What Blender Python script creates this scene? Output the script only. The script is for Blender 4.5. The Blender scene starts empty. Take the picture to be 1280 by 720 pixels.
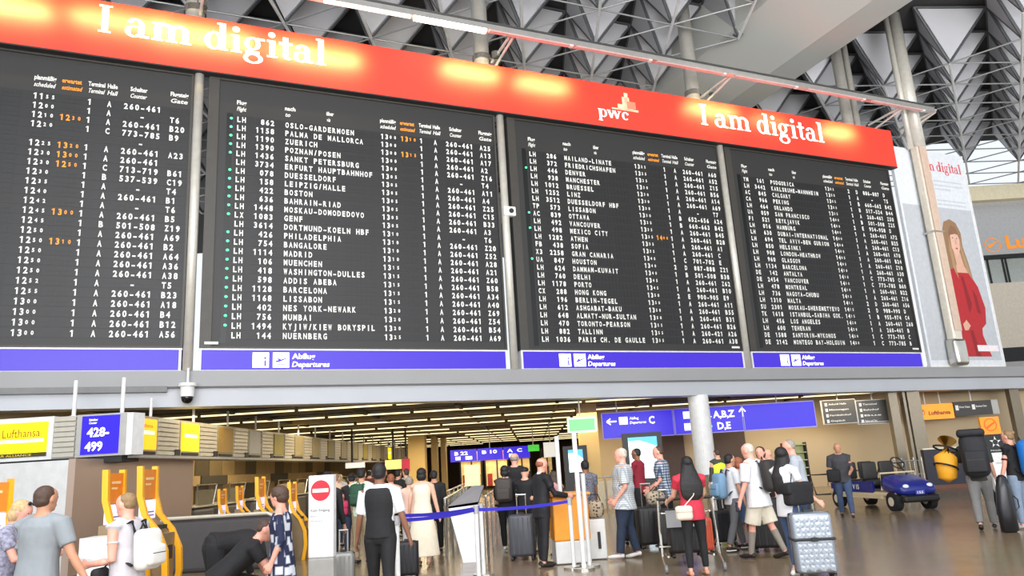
import bpy, math, random
from mathutils import Vector, Matrix
random.seed(7)
D=bpy.data; S=bpy.context.scene; COL=S.collection
R=math.radians
# ------------------------------------------------------------ camera
EYE=1.65; PITCH=R(13.3); ROLL=R(3.43); YAW=R(0.8); FPX=941.0
f0=Vector((0,math.cos(PITCH),math.sin(PITCH))); u0=Vector((0,-math.sin(PITCH),math.cos(PITCH))); x0=Vector((1,0,0))
rr=math.cos(ROLL)*x0-math.sin(ROLL)*u0; uu=math.sin(ROLL)*x0+math.cos(ROLL)*u0
Q=Matrix.Rotation(YAW,3,'Z'); rr=Q@rr; uu=Q@uu; ff=Q@f0
cam=D.cameras.new('camera'); co=D.objects.new('camera',cam); COL.objects.link(co)
cam.sensor_width=36; cam.lens=FPX/1280*36; cam.clip_end=400; cam.clip_start=.05
co.matrix_world=Matrix(((rr.x,uu.x,-ff.x,0),(rr.y,uu.y,-ff.y,0),(rr.z,uu.z,-ff.z,EYE),(0,0,0,1)))
S.camera=co
# ------------------------------------------------------------ world: pale daylight
w=D.worlds.new('daylight'); S.world=w; w.use_nodes=True
nt=w.node_tree; bg=nt.nodes['Background']
tc=nt.nodes.new('ShaderNodeTexCoord'); sx=nt.nodes.new('ShaderNodeSeparateXYZ'); cr=nt.nodes.new('ShaderNodeValToRGB')
nt.links.new(tc.outputs['Generated'],sx.inputs[0]); nt.links.new(sx.outputs['Z'],cr.inputs[0]); nt.links.new(cr.outputs[0],bg.inputs[0])
cr.color_ramp.elements[0].position=0; cr.color_ramp.elements[0].color=(.93,.96,1,1)
cr.color_ramp.elements[1].position=.6; cr.color_ramp.elements[1].color=(.78,.88,1,1)
bg.inputs[1].default_value=1.0
S.view_settings.view_transform='Standard'; S.view_settings.look='None'; S.view_settings.exposure=0.15; S.view_settings.gamma=1; S.view_settings.use_curve_mapping=False
S.cycles.use_denoising=True
S.cycles.max_bounces=6; S.cycles.diffuse_bounces=3; S.cycles.glossy_bounces=3; S.cycles.transmission_bounces=4; S.cycles.transparent_max_bounces=6
S.cycles.sample_clamp_indirect=5
def area(name,loc,target,sx,sy,power,col=(1,1,1),spread=180):
    l=D.lights.new(name,'AREA'); l.shape='RECTANGLE'; l.size=sx; l.size_y=sy; l.energy=power; l.color=col; l.spread=R(spread)
    o=D.objects.new(name,l); COL.objects.link(o); o.location=loc
    o.rotation_euler=(Vector(target)-Vector(loc)).to_track_quat('-Z','Y').to_euler(); return o
area('hall_fill',(-2,3,15),(-2,4,0),16,10,1800,(1,.98,.95))  # unseen overhead fill added to brighten the people
area('roof_fill',(2,-2,5),(3,26,19),24,5,1500,(.98,.98,1),90)  # unseen lamp near the camera, added to brighten the roof
area('roof_fill',(24,6,4),(24,37,20),14,5,1300,(.98,.98,1),90)  # second unseen lamp, added for the roof on the right
area('roof_fill',(6,-7,7),(6,26,14),34,9,4500,(.98,.98,1))  # broad unseen fill added to lift the darker roof sides
for x,y,e in ((-5,29,380),(2,31,300),(-5,42,480),(4,46,420),(-4,58,420),(11,32,170),(-10.3,21,150),(-11,30,150)):
    area('underhall_light',(x,y,3.55),(x,y,0),5,3,e,(1,.84,.58))
# ------------------------------------------------------------ helpers
def at(px,py,Y):
    d=ff*FPX+rr*(px-640)-uu*(py-360); return Vector((0,0,EYE))+d*(Y/d.y)
def xat(px,Y,z=1.2):                     # world X of a pixel column at depth Y and height z
    b=at(px,360,Y); t=at(px,700,Y); k=(z-b.z)/(t.z-b.z); return b.x+(t.x-b.x)*k
def zat(px,py,Y): return at(px,py,Y).z
def lin(c):
    return tuple(((v/255)/12.92 if v/255<=.04045 else (((v/255)+.055)/1.055)**2.4) for v in c)
MATS={}
def mat(name,rgb,rough=.6,metal=0.0,var=.06,scale=6,emit=None,es=1.0,bump=0.0,alpha=1,trans=0,spec=.5,coord='Object'):
    if name in MATS: return MATS[name]
    m=D.materials.new(name); m.use_nodes=True; t=m.node_tree; b=t.nodes['Principled BSDF']
    c=lin(rgb)
    n=t.nodes.new('ShaderNodeTexNoise'); n.inputs['Scale'].default_value=scale; n.inputs['Detail'].default_value=3
    tcn=t.nodes.new('ShaderNodeTexCoord'); t.links.new(tcn.outputs[coord],n.inputs['Vector'])
    r=t.nodes.new('ShaderNodeValToRGB'); t.links.new(n.outputs['Fac'],r.inputs[0])
    r.color_ramp.elements[0].position=.3; r.color_ramp.elements[1].position=.7
    r.color_ramp.elements[0].color=(*[v*(1-var) for v in c],1); r.color_ramp.elements[1].color=(*[min(1,v*(1+var)) for v in c],1)
    t.links.new(r.outputs[0],b.inputs['Base Color'])
    b.inputs['Roughness'].default_value=rough; b.inputs['Metallic'].default_value=metal
    b.inputs['Specular IOR Level'].default_value=spec
    if emit: b.inputs['Emission Color'].default_value=(*lin(emit),1); b.inputs['Emission Strength'].default_value=es
    if bump:
        bp=t.nodes.new('ShaderNodeBump'); bp.inputs['Strength'].default_value=bump; bp.inputs['Distance'].default_value=.02
        t.links.new(n.outputs['Fac'],bp.inputs['Height']); t.links.new(bp.outputs[0],b.inputs['Normal'])
    if trans: b.inputs['Transmission Weight'].default_value=trans
    if alpha<1: b.inputs['Alpha'].default_value=alpha
    MATS[name]=m; return m
def checkmat(name,c1,c2,scale,kind='check',rough=.8):
    if name in MATS: return MATS[name]
    m=D.materials.new(name); m.use_nodes=True; t=m.node_tree; b=t.nodes['Principled BSDF']; b.inputs['Roughness'].default_value=rough
    tcn=t.nodes.new('ShaderNodeTexCoord'); mp=t.nodes.new('ShaderNodeMapping'); t.links.new(tcn.outputs['Object'],mp.inputs[0])
    if kind=='check':       # tartan: two sets of bands
        acc=None
        for ax in ('X','Z'):
            wv=t.nodes.new('ShaderNodeTexWave'); wv.wave_type='BANDS'; wv.bands_direction=ax; wv.inputs['Scale'].default_value=scale; t.links.new(mp.outputs[0],wv.inputs[0])
            if acc is None: acc=wv
            else:
                mm=t.nodes.new('ShaderNodeMath'); mm.operation='MULTIPLY'; t.links.new(acc.outputs['Fac'],mm.inputs[0]); t.links.new(wv.outputs['Fac'],mm.inputs[1]); acc=mm
        fac=acc.outputs[0]
        if hasattr(acc,'operation'): fac=acc.outputs[0]
        r=t.nodes.new('ShaderNodeValToRGB'); t.links.new(fac,r.inputs[0]); r.color_ramp.elements[0].position=.02; r.color_ramp.elements[1].position=.4
    else:
        v=t.nodes.new('ShaderNodeTexVoronoi'); v.distance='CHEBYCHEV' if kind=='block' else 'EUCLIDEAN'; v.inputs['Scale'].default_value=scale; v.feature='DISTANCE_TO_EDGE' if kind=='edge' else 'F1'; v.inputs['Randomness'].default_value=.6; t.links.new(mp.outputs[0],v.inputs['Vector'])
        r=t.nodes.new('ShaderNodeValToRGB'); t.links.new(v.outputs['Distance'],r.inputs[0]); r.color_ramp.elements[0].position=.30; r.color_ramp.elements[1].position=.42
        if kind=='edge': r.color_ramp.elements[0].position=.05; r.color_ramp.elements[1].position=.1
    r.color_ramp.elements[0].color=(*lin(c1),1); r.color_ramp.elements[1].color=(*lin(c2),1)
    t.links.new(r.outputs[0],b.inputs['Base Color']); MATS[name]=m; return m
class MB:
    def __init__(s): s.v=[]; s.f=[]; s.mi=[]; s.mats=[]; s.cur=0
    def use(s,m):
        if m not in s.mats: s.mats.append(m)
        s.cur=s.mats.index(m); return s
    def add(s,vs,fs):
        o=len(s.v); s.v+= [tuple(v) for v in vs]; s.f+=[tuple(i+o for i in f) for f in fs]; s.mi+=[s.cur]*len(fs); return s
    def box(s,x0,x1,y0,y1,z0,z1,T=None):
        vs=[Vector((x,y,z)) for z in (z0,z1) for y in (y0,y1) for x in (x0,x1)]
        if T is not None: vs=[T@v for v in vs]
        return s.add(vs,[(0,2,3,1),(4,5,7,6),(0,1,5,4),(2,6,7,3),(0,4,6,2),(1,3,7,5)])
    def prism(s,poly,y0,y1,T=None):      # poly in x,z, extruded along y
        n=len(poly); vs=[Vector((p[0],y0,p[1])) for p in poly]+[Vector((p[0],y1,p[1])) for p in poly]
        if T is not None: vs=[T@v for v in vs]
        fs=[tuple(range(n)),tuple(range(2*n-1,n-1,-1))]+[(i,i+n,(i+1)%n+n,(i+1)%n) for i in range(n)]
        return s.add(vs,fs)
    def hull2(s,a,b):                    # two equal rings -> solid
        n=len(a); return s.add(list(a)+list(b),[tuple(range(n)),tuple(range(2*n-1,n-1,-1))]+[(i,i+n,(i+1)%n+n,(i+1)%n) for i in range(n)])
    def loft(s,secs,n=12,power=2.0,capr=True):
        # secs: (center, ax, ay) ; superellipse ring
        rings=[]
        for c,ax,ay in secs:
            ring=[]
            for k in range(n):
                a=2*math.pi*k/n; ca,sa=math.cos(a),math.sin(a)
                e=2/power; X=math.copysign(abs(ca)**e,ca); Y=math.copysign(abs(sa)**e,sa)
                ring.append(Vector(c)+Vector(ax)*X+Vector(ay)*Y)
            rings.append(ring)
        vs=[v for r_ in rings for v in r_]; fs=[]
        for i in range(len(rings)-1):
            for k in range(n): fs.append((i*n+k,i*n+(k+1)%n,(i+1)*n+(k+1)%n,(i+1)*n+k))
        fs.append(tuple(reversed(range(n)))); fs.append(tuple((len(rings)-1)*n+k for k in range(n)))
        return s.add(vs,fs)
    def tube(s,pts,rad,n=8,ry=None,side=None):
        pts=[Vector(p) for p in pts]; secs=[]
        if not isinstance(rad,(list,tuple)): rad=[rad]*len(pts)
        ry=ry or 1.0
        for i,p in enumerate(pts):
            a=pts[max(0,i-1)]; b=pts[min(len(pts)-1,i+1)]; t=(b-a).normalized()
            ref=Vector(side) if side is not None else (Vector((0,0,1)) if abs(t.z)<.9 else Vector((1,0,0)))
            x=ref.cross(t); x=x.normalized() if x.length>1e-6 else Vector((1,0,0)); y=t.cross(x)
            # side given: y axis follows the side vector
            secs.append((p,x*rad[i],y*rad[i]*ry))
        return s.loft(secs,n)
    def ell(s,c,rx,ry,rz,n=12,m=7,T=None):
        vs=[];fs=[]
        for j in range(1,m):
            th=math.pi*j/m
            for k in range(n):
                a=2*math.pi*k/n; v=Vector((rx*math.sin(th)*math.cos(a),ry*math.sin(th)*math.sin(a),rz*math.cos(th)))
                if T is not None: v=T@v
                vs.append(Vector(c)+v)
        top=Vector((0,0,rz)); bot=Vector((0,0,-rz))
        if T is not None: top=T@top; bot=T@bot
        vs.append(Vector(c)+top); vs.append(Vector(c)+bot); a=len(vs)-2; b=a+1
        for j in range(m-2):
            for k in range(n): fs.append((j*n+k,(j+1)*n+k,(j+1)*n+(k+1)%n,j*n+(k+1)%n))
        for k in range(n): fs.append((a,k,(k+1)%n)); fs.append((b,(m-2)*n+(k+1)%n,(m-2)*n+k))
        return s.add(vs,fs)
    def rbox(s,c,sx,sy,sz,r=.03,T=None,n=16):
        cx,cy,cz=c; hx,hy,hz=sx/2,sy/2,sz/2; r=min(r,hx*.9,hy*.9,hz*.9); rings=[]
        q=n//4
        def ring(ins,z):
            out=[]
            rr_=r-ins
            for qx,qy,a0 in ((1,1,0),(-1,1,90),(-1,-1,180),(1,-1,270)):
                for k in range(q):
                    a=R(a0+90*k/(q-1)); out.append(Vector((cx+qx*(hx-r)+rr_*math.cos(a),cy+qy*(hy-r)+rr_*math.sin(a),cz+z)))
            return out
        for a in (0,30,60,90): rings.append(ring(r-r*math.sin(R(a))*.999,-hz+r-r*math.cos(R(a))))
        for a in (90,60,30,0): rings.append(ring(r-r*math.sin(R(a))*.999,hz-r+r*math.cos(R(a))))
        N=4*q; vs=[v for g in rings for v in g]
        if T is not None: vs=[T@v for v in vs]
        fs=[]
        for i in range(len(rings)-1):
            for k in range(N): fs.append((i*N+k,i*N+(k+1)%N,(i+1)*N+(k+1)%N,(i+1)*N+k))
        fs.append(tuple(reversed(range(N)))); fs.append(tuple((len(rings)-1)*N+k for k in range(N)))
        return s.add(vs,fs)
    def cyl(s,a,b,r,n=12,r2=None): return s.tube([a,b],[r,r if r2 is None else r2],n)
    def mesh(s,name,smooth=False):
        me=D.meshes.new(name); me.from_pydata(s.v,[],s.f); 
        for m in s.mats: me.materials.append(m)
        if len(s.mats)>1: me.polygons.foreach_set('material_index',s.mi)
        if smooth: me.polygons.foreach_set('use_smooth',[True]*len(me.polygons))
        me.update(); return me
    def build(s,name,parent=None,m=None,smooth=False,**kw):
        if m is not None: s.mats=[m]; s.mi=[0]*len(s.f)
        return link(name,s.mesh(name,smooth),parent,**kw)
def link(name,data,parent=None,**kw):
    o=D.objects.new(name,data); COL.objects.link(o)
    if parent is not None: o.parent=parent
    for k,v in kw.items(): o[k]=v
    return o
def thing(name,label,cat,loc=(0,0,0),rz=0,group=None):
    o=link(name,None); o.location=loc; o.rotation_euler=(0,0,rz); o['label']=label; o['category']=cat; o.empty_display_size=.1
    if group: o['group']=group
    return o
def tag(o,label,cat,group=None,kind=None):
    o['label']=label; o['category']=cat
    if group: o['group']=group
    if kind: o['kind']=kind
    return o
def kids(o): return [c for c in COL.objects if c.parent==o]
CH={}
def copy_tree(o,children=None):
    c=o.copy(); COL.objects.link(c)
    for ch in list(o.children):
        d=copy_tree(ch); d.parent=c; d.matrix_parent_inverse=ch.matrix_parent_inverse
    return c
# ------------------------------------------------------------ lettering
GL={}
def glyphs(text,bold=.0):
    k=(text,bold)
    if k in GL: return GL[k]
    c=D.curves.new('t','FONT'); c.body=text; c.resolution_u=2; c.offset=bold; c.fill_mode='FRONT'
    o=D.objects.new('t',c); COL.objects.link(o); dg=bpy.context.evaluated_depsgraph_get(); dg.update()
    me=o.evaluated_get(dg).to_mesh(); vs=[(v.co.x,v.co.y) for v in me.vertices]; fs=[tuple(p.vertices) for p in me.polygons]
    D.objects.remove(o); D.curves.remove(c)
    if vs:
        x0_=min(v[0] for v in vs); x1_=max(v[0] for v in vs); y0_=min(v[1] for v in vs); y1_=max(v[1] for v in vs)
    else: x0_=x1_=y0_=y1_=0
    GL[k]=(vs,fs,(x0_,x1_,y0_,y1_)); return GL[k]
for ch in 'ABCDEFGHIJKLMNOPQRSTUVWXYZ0123456789-./': pass
def text(mb,s,x,z,h,width=None,y=-.01,bold=.02,shear=0,cap=.73):
    """flat lettering facing -Y; x,z = left end of the baseline, h = cap height"""
    vs,fs,(a,b,c,d)=glyphs(s,bold)
    k=h/cap; kx=k if width is None else width/(b-a)
    mb.add([Vector((x+(p[0]-a)*kx+shear*p[1]*k,y,z+p[1]*k)) for p in vs],fs); return x+(b-a)*kx
def cell(mb,ch,x,z,w,h,y):
    if ch==' ': return
    vs,fs,(a,b,c,d)=glyphs(ch,.035)
    k=h/.73; cw=b-a; kx=min(k*.85,w/cw) if cw>.3 else k*.85
    if ch=='-': kx=w*.8/cw
    ox=x+(w-cw*kx)/2
    if ch=='1': seg(mb,ox+.01,z+h*.93,ox-w*.3,z+h*.72,h*.14,y)
    mb.add([Vector((ox+(p[0]-a)*kx,y,z+p[1]*k)) for p in vs],fs)
def seg(mb,x0,z0,x1,z1,w,y): 
    dx,dz=x1-x0,z1-z0; l=math.hypot(dx,dz); nx,nz=-dz/l*w/2,dx/l*w/2
    mb.add([(x0+nx,y,z0+nz),(x1+nx,y,z1+nz),(x1-nx,y,z1-nz),(x0-nx,y,z0-nz)],[(0,1,2,3)])
def rect(mb,x0,x1,z0,z1,y): mb.add([(x0,y,z0),(x1,y,z0),(x1,y,z1),(x0,y,z1)],[(0,1,2,3)])
def arc(mb,cx,cz,rx,rz,tx,tz,a0,a1,y,n=18):
    vs=[];fs=[]
    for i in range(n+1):
        a=R(a0+(a1-a0)*i/n); c_,s_=math.cos(a),math.sin(a)
        vs+=[(cx+rx*c_,y,cz+rz*s_),(cx+(rx-tx)*c_,y,cz+(rz-tz)*s_)]
    for i in range(n): fs.append((2*i,2*i+2,2*i+3,2*i+1))
    mb.add(vs,fs)
def disc(mb,cx,cz,r,y,n=20): mb.add([(cx+r*math.cos(2*math.pi*i/n),y,cz+r*math.sin(2*math.pi*i/n)) for i in range(n)],[tuple(range(n))])
def serif(mb,s,x,z,u,y):
    """serif lettering, u = x height"""
    st=.26*u; sf=.09*u
    def stem(cx,z0,z1,top='l',bot='b'):
        rect(mb,cx-st/2,cx+st/2,z+z0*u,z+z1*u,y)
        if bot=='b': rect(mb,cx-st*.95,cx+st*.95,z+z0*u,z+z0*u+sf,y)
        if bot=='r': rect(mb,cx-st/2,cx+st*.95,z+z0*u,z+z0*u+sf,y)
        if top=='l': rect(mb,cx-st*.95,cx+st/2,z+z1*u-sf,z+z1*u,y)
        if top=='b': rect(mb,cx-st*1.0,cx+st*1.0,z+z1*u-sf,z+z1*u,y)
    for ch in s:
        if ch==' ': x+=.42*u; continue
        if ch=='I': w_=.62; stem(x+.31*u,0,1.5,'b','b')
        elif ch=='i': w_=.5; stem(x+.25*u,0,1); disc(mb,x+.22*u,z+1.33*u,.16*u,y)
        elif ch=='l': w_=.5; stem(x+.25*u,0,1.55)
        elif ch=='t':
            w_=.6; rect(mb,x+.18*u,x+.42*u,z+.2*u,z+1.3*u,y); rect(mb,x,x+.6*u,z+.86*u,z+1.0*u,y); arc(mb,x+.42*u,z+.24*u,.24*u,.25*u,.2*u,.13*u,180,320,y)
        elif ch=='d': w_=1.08; arc(mb,x+.42*u,z+.49*u,.42*u,.52*u,.24*u,.1*u,0,360,y,28); stem(x+.78*u,0,1.55,'l','r')
        elif ch=='a':
            w_=1.0; arc(mb,x+.36*u,z+.3*u,.36*u,.33*u,.22*u,.09*u,60,330,y); rect(mb,x+.54*u,x+.78*u,z+.1*u,z+.72*u,y); arc(mb,x+.42*u,z+.68*u,.36*u,.34*u,.24*u,.1*u,0,165,y)
            rect(mb,x+.36*u,x+.6*u,z+.52*u,z+.62*u,y); rect(mb,x+.6*u,x+.98*u,z,z+.12*u,y)
        elif ch=='m':
            w_=1.72
            for i,cx in enumerate((.25,.83,1.41)): stem(x+cx*u,0,1 if i==0 else .75,'l' if i==0 else '','b')
            for cx in (.25,.83): arc(mb,x+(cx+.29)*u,z+.64*u,.42*u,.38*u,.25*u,.16*u,0,140,y)
        elif ch=='g':
            w_=.98; arc(mb,x+.4*u,z+.64*u,.36*u,.38*u,.2*u,.09*u,0,360,y,24); rect(mb,x+.6*u,x+.95*u,z+.88*u,z+1.0*u,y)
            arc(mb,x+.44*u,z-.22*u,.44*u,.3*u,.2*u,.1*u,0,360,y,26); rect(mb,x+.1*u,x+.72*u,z+.04*u,z+.2*u,y); seg(mb,x+.16*u,z+.14*u,x+.26*u,z+.34*u,.12*u,y)
        elif ch=='p': w_=1.05; stem(x+.24*u,-.5,1,'l','b'); arc(mb,x+.6*u,z+.49*u,.42*u,.52*u,.24*u,.1*u,0,360,y,28)
        elif ch=='w':
            w_=1.55
            for a_,b_ in ((.12,.42),(.78,1.08)): seg(mb,x+a_*u,z+.98*u,x+b_*u,z+.02*u,.28*u,y)
            for a_,b_ in ((.42,.7),(1.08,1.38)): seg(mb,x+a_*u,z+.02*u,x+b_*u,z+.98*u,.14*u,y)
            for cx in (.12,.74,1.38): rect(mb,x+(cx-.2)*u,x+(cx+.2)*u,z+.92*u,z+1.0*u,y)
        elif ch=='c': w_=.92; arc(mb,x+.44*u,z+.49*u,.42*u,.52*u,.26*u,.1*u,42,318,y,26); disc(mb,x+.7*u,z+.76*u,.13*u,y)
        x+=(w_+.06)*u
    return x
# ------------------------------------------------------------ common materials
white_paint=mat('white_paint',(225,225,222),.45)
steel=mat('brushed_steel',(200,197,188),.25,.9,.05,3)
dark_steel=mat('dark_steel',(70,70,70),.45,.5)
tubegrey=mat('grey_tube_paint',(188,188,184),.4,.3)
black=mat('black_plastic',(22,22,24),.45)
offblack=mat('off_black',(38,38,38),.6)
glass=mat('clear_glass',(205,215,210),.05,0,.02,alpha=.22)
signblue=mat('sign_blue_backlit',(24,10,120),.4,0,.02,emit=(46,14,226),es=.78)
signwhite=mat('sign_white_lettering',(250,250,255),.5,emit=(250,250,255),es=.8)
flapwhite=mat('flap_white_print',(225,225,218),.6,0,.02,emit=(225,225,218),es=.12)
flaporange=mat('flap_orange_print',(240,150,40),.6,0,.02,emit=(240,150,40),es=.15)
orange=mat('orange_board',(245,150,30),.45)
# ============================================================ SETTING
PB=Vector((-.4665,23.0086,0)); DB=Vector((math.sin(R(65.5)),math.cos(R(65.5)),0)); NB=Vector((DB.y,-DB.x,0)); BR=R(24.5)
def bw(s,off,z): return PB+DB*s+NB*off+Vector((0,0,z))
TB=Matrix.Translation(PB)@Matrix.Rotation(BR,4,'Z')      # board frame: x along the wall of boards, -y towards the hall
def bbox(mb,s0,s1,o0,o1,z0,z1): return mb.box(s0,s1,-o1,-o0,z0,z1,TB)
# floor with faint slab joints
fm=D.materials.new('polished_stone_floor'); fm.use_nodes=True; t=fm.node_tree; b=t.nodes['Principled BSDF']
tcn=t.nodes.new('ShaderNodeTexCoord'); br=t.nodes.new('ShaderNodeTexBrick'); t.links.new(tcn.outputs['Object'],br.inputs[0])
br.inputs['Scale'].default_value=1; br.inputs['Brick Width'].default_value=1.2; br.inputs['Row Height'].default_value=1.2; br.inputs['Mortar Size'].default_value=.006; br.offset=0
br.inputs['Color1'].default_value=(*lin((144,124,96)),1); br.inputs['Color2'].default_value=(*lin((138,119,92)),1); br.inputs['Mortar'].default_value=(*lin((112,103,90)),1)
nz=t.nodes.new('ShaderNodeTexNoise'); nz.inputs['Scale'].default_value=.35; t.links.new(tcn.outputs['Object'],nz.inputs['Vector'])
mx=t.nodes.new('ShaderNodeMix'); mx.data_type='RGBA'; mx.blend_type='MULTIPLY'; mx.inputs[0].default_value=.35
t.links.new(br.outputs['Color'],mx.inputs[6]); t.links.new(nz.outputs['Color'],mx.inputs[7])
hs=t.nodes.new('ShaderNodeHueSaturation'); hs.inputs['Saturation'].default_value=.95; hs.inputs['Value'].default_value=1.1
t.links.new(mx.outputs[2],hs.inputs['Color']); t.links.new(hs.outputs[0],b.inputs['Base Color'])
nr=t.nodes.new('ShaderNodeTexNoise'); nr.inputs['Scale'].default_value=2.2; t.links.new(tcn.outputs['Object'],nr.inputs['Vector'])
rp=t.nodes.new('ShaderNodeValToRGB'); rp.color_ramp.elements[0].color=(.14,.14,.14,1); rp.color_ramp.elements[1].color=(.27,.27,.27,1); t.links.new(nr.outputs['Fac'],rp.inputs[0]); t.links.new(rp.outputs[0],b.inputs['Roughness'])
m=MB(); m.box(-40,60,-8,95,-.15,0); m.build('floor',m=fm,kind='structure')

# the two-step fascia that carries the boards
fasc=mat('fascia_grey_cladding',(150,150,150),.55,0,.04,.7)
fasc2=mat('fascia_pale_cladding',(178,181,186),.4,0,.04,.7)
m=MB(); bbox(m,-22,34,-.7,.12,4.12,4.53); fa=m.build('trim_1',m=fasc,kind='structure')
m=MB(); bbox(m,-22,34,-.7,-.02,3.62,4.09); m.build('trim_2',m=fasc2,kind='structure')
m=MB(); bbox(m,-22,-9.6,-.69,.125,3.99,4.14); bbox(m,-22,34,-.69,.06,4.085,4.125); m.build('trim_3',m=mat('dark_joint',(120,120,120),.6),kind='structure')
# ledge slab behind the fascia (deck over the low hall) and its dark ceiling
dk=mat('low_ceiling_black',(44,42,38),.7)
m=MB()
p=[bw(-22,-.65,0),bw(34,-.65,0)]
poly=[(p[0].x,p[0].y),(p[1].x,p[1].y),(40,90),(-22,90)]
m.add([Vector((x,y,z)) for z in (3.92,4.5) for x,y in poly],[(3,2,1,0),(4,5,6,7),(0,1,5,4),(1,2,6,5),(2,3,7,6),(3,0,4,7)])
lowceil=m.build('ceiling_2',m=dk,kind='structure')
# dark baffles under the low ceiling: countable ribs running away from the hall
bf=mat('ceiling_baffle',(66,62,54),.6)
for i,x in enumerate((-9.5,-6,-2.5,1,4.5,8,11.5)):
    m=MB(); m.box(x-.06,x+.06,27.0+x*.46,80,3.78,3.93); m.build('baffle',lowceil,bf)
for i,y in enumerate((30.1,34.6,38.9,43,47,51,55,59,63,67)):
    m=MB(); m.box(-13,2.0+.0*y,y-.1,y+.1,3.74,3.92); m.build('baffle',lowceil,mat('ceiling_baffle_tan',(150,134,96),.5))
# linear lights in rows across the low hall
le=mat('light_tube_warm',(255,240,200),.4,0,0,emit=(255,236,180),es=1.5)
m=MB(); m.box(-1.5,1.5,-.04,.04,-.015,.03); lmesh=m.mesh('tube_diffuser'); lmesh.materials.clear(); lmesh.materials.append(le)
m=MB(); m.box(-1.5,1.5,-.09,.09,.03,.12); hmesh=m.mesh('housing'); hmesh.materials.clear(); hmesh.materials.append(mat('lamp_housing',(150,145,130),.5,.3))
rows=[24.2,27.8,32.4,36.8,41,45,49,53,57,61,65,69]
nth={}
for ri,Y in enumerate(rows):
    xs=[-12.2+3.15*k for k in range(10)]
    for x in xs:
        if (Vector((x+1.5,Y,0))-PB).dot(NB)>-1.0: continue
        if (ri+int(x*3))%7==3 and ri>2: continue
        ORD=['front','second','third','fourth','fifth','sixth','seventh','eighth','ninth','tenth','eleventh','farthest']; nth[ri]=nth.get(ri,0)+1
        t_=thing('ceiling_light','%s tube light from the left in the %s row under the dark ceiling'%(['','first','second','third','fourth','fifth','sixth','seventh','eighth','ninth','tenth'][nth[ri]],ORD[ri]),'light',(x,Y,3.78),0,'tube lights in rows under the low ceiling')
        link('diffuser',lmesh,t_); link('housing',hmesh,t_)
# walls of the low hall
beige=mat('warm_beige_wall',(186,166,132),.6,0,.05,.5)
tan=mat('tan_wall_panel',(172,152,118),.55,0,.05,.5)
m=MB(); m.box(2.2,58,34.5,34.8,0,3.95); wr=m.build('wall_right',m=beige,kind='structure')
m=MB(); m.box(-13.2,-12.9,17.5,90,0,3.95); wl=m.build('wall_left',m=mat('bronze_wall',(176,156,118),.4,.25,.08,1.5),kind='structure')
m=MB(); m.box(-14,30,80,80.3,0,3.95); m.build('wall_back',m=mat('far_wall',(96,72,50),.7),kind='structure')
# panel joints of the left wall: upright bronze panels above the belts
bz=[mat('bronze_panel_light',(205,178,128),.35,.3),mat('bronze_panel_dark',(116,104,80),.4,.3),mat('bronze_panel_mid',(166,146,106),.35,.3)]
for i in range(24):
    y=18.6+i*1.3; m=MB(); m.box(-12.88,-12.8,y,y+1.24,.9,2.9); m.build('wall_panel',wl,bz[(0,1,2,0,2,1,0)[i%7]])
for i in range(12):
    y=18.6+i*2.6; m=MB(); m.box(-12.78,-12.55,y,y+2.5,1.62,1.98); m.build('signal_band',wl,mat('pale_band',(222,190,130),.4) if i%3!=1 else mat('dark_band',(92,86,70),.4))
# pillars
pm=mat('yellow_stone_pillar',(226,192,118),.5,0,.04,.8)
for x0_,x1_,y,n_ in ((xat(511,46),xat(532,46),46,1),(xat(728,30.5),xat(752,30.5),30.5,2),(xat(540,50),xat(547,50),50,3),(xat(552,52),xat(558,52),52,4)):
    m=MB(); m.box(x0_,x1_,y,y+.9,0,3.93); m.build('pillar',None,pm,kind='structure')
# column carrying the fascia: white sleeve over a slim steel core
cx,cy=(bw(7.0,-.3,0)).xy
m=MB(); m.cyl((cx,cy,1.0),(cx,cy,3.64),.345,28); col=m.build('support_column',None,white_paint,smooth=False,kind='structure')
m=MB(); m.cyl((cx+.12,cy,0),(cx+.12,cy,1.02),.2,20); m.build('column_core',col,steel)
# light grey block and bronze flank below the sign boxes on the left
m=MB(); m.box(-18,-9.7,15.9,16.1,0,2.32); m.build('wall_1',m=mat('pale_grey_board',(206,206,204),.5),kind='structure')
m=MB(); m.box(-9.7,-9.55,15.9,21.5,0,2.34); m.build('wall_2',m=mat('bronze_flank',(182,160,144),.32,.35,.05,.6),kind='structure')
m=MB(); m.box(-18,-9.7,16.1,21.4,0,2.3); m.build('wall_3',m=dark_steel,kind='structure')
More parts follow.
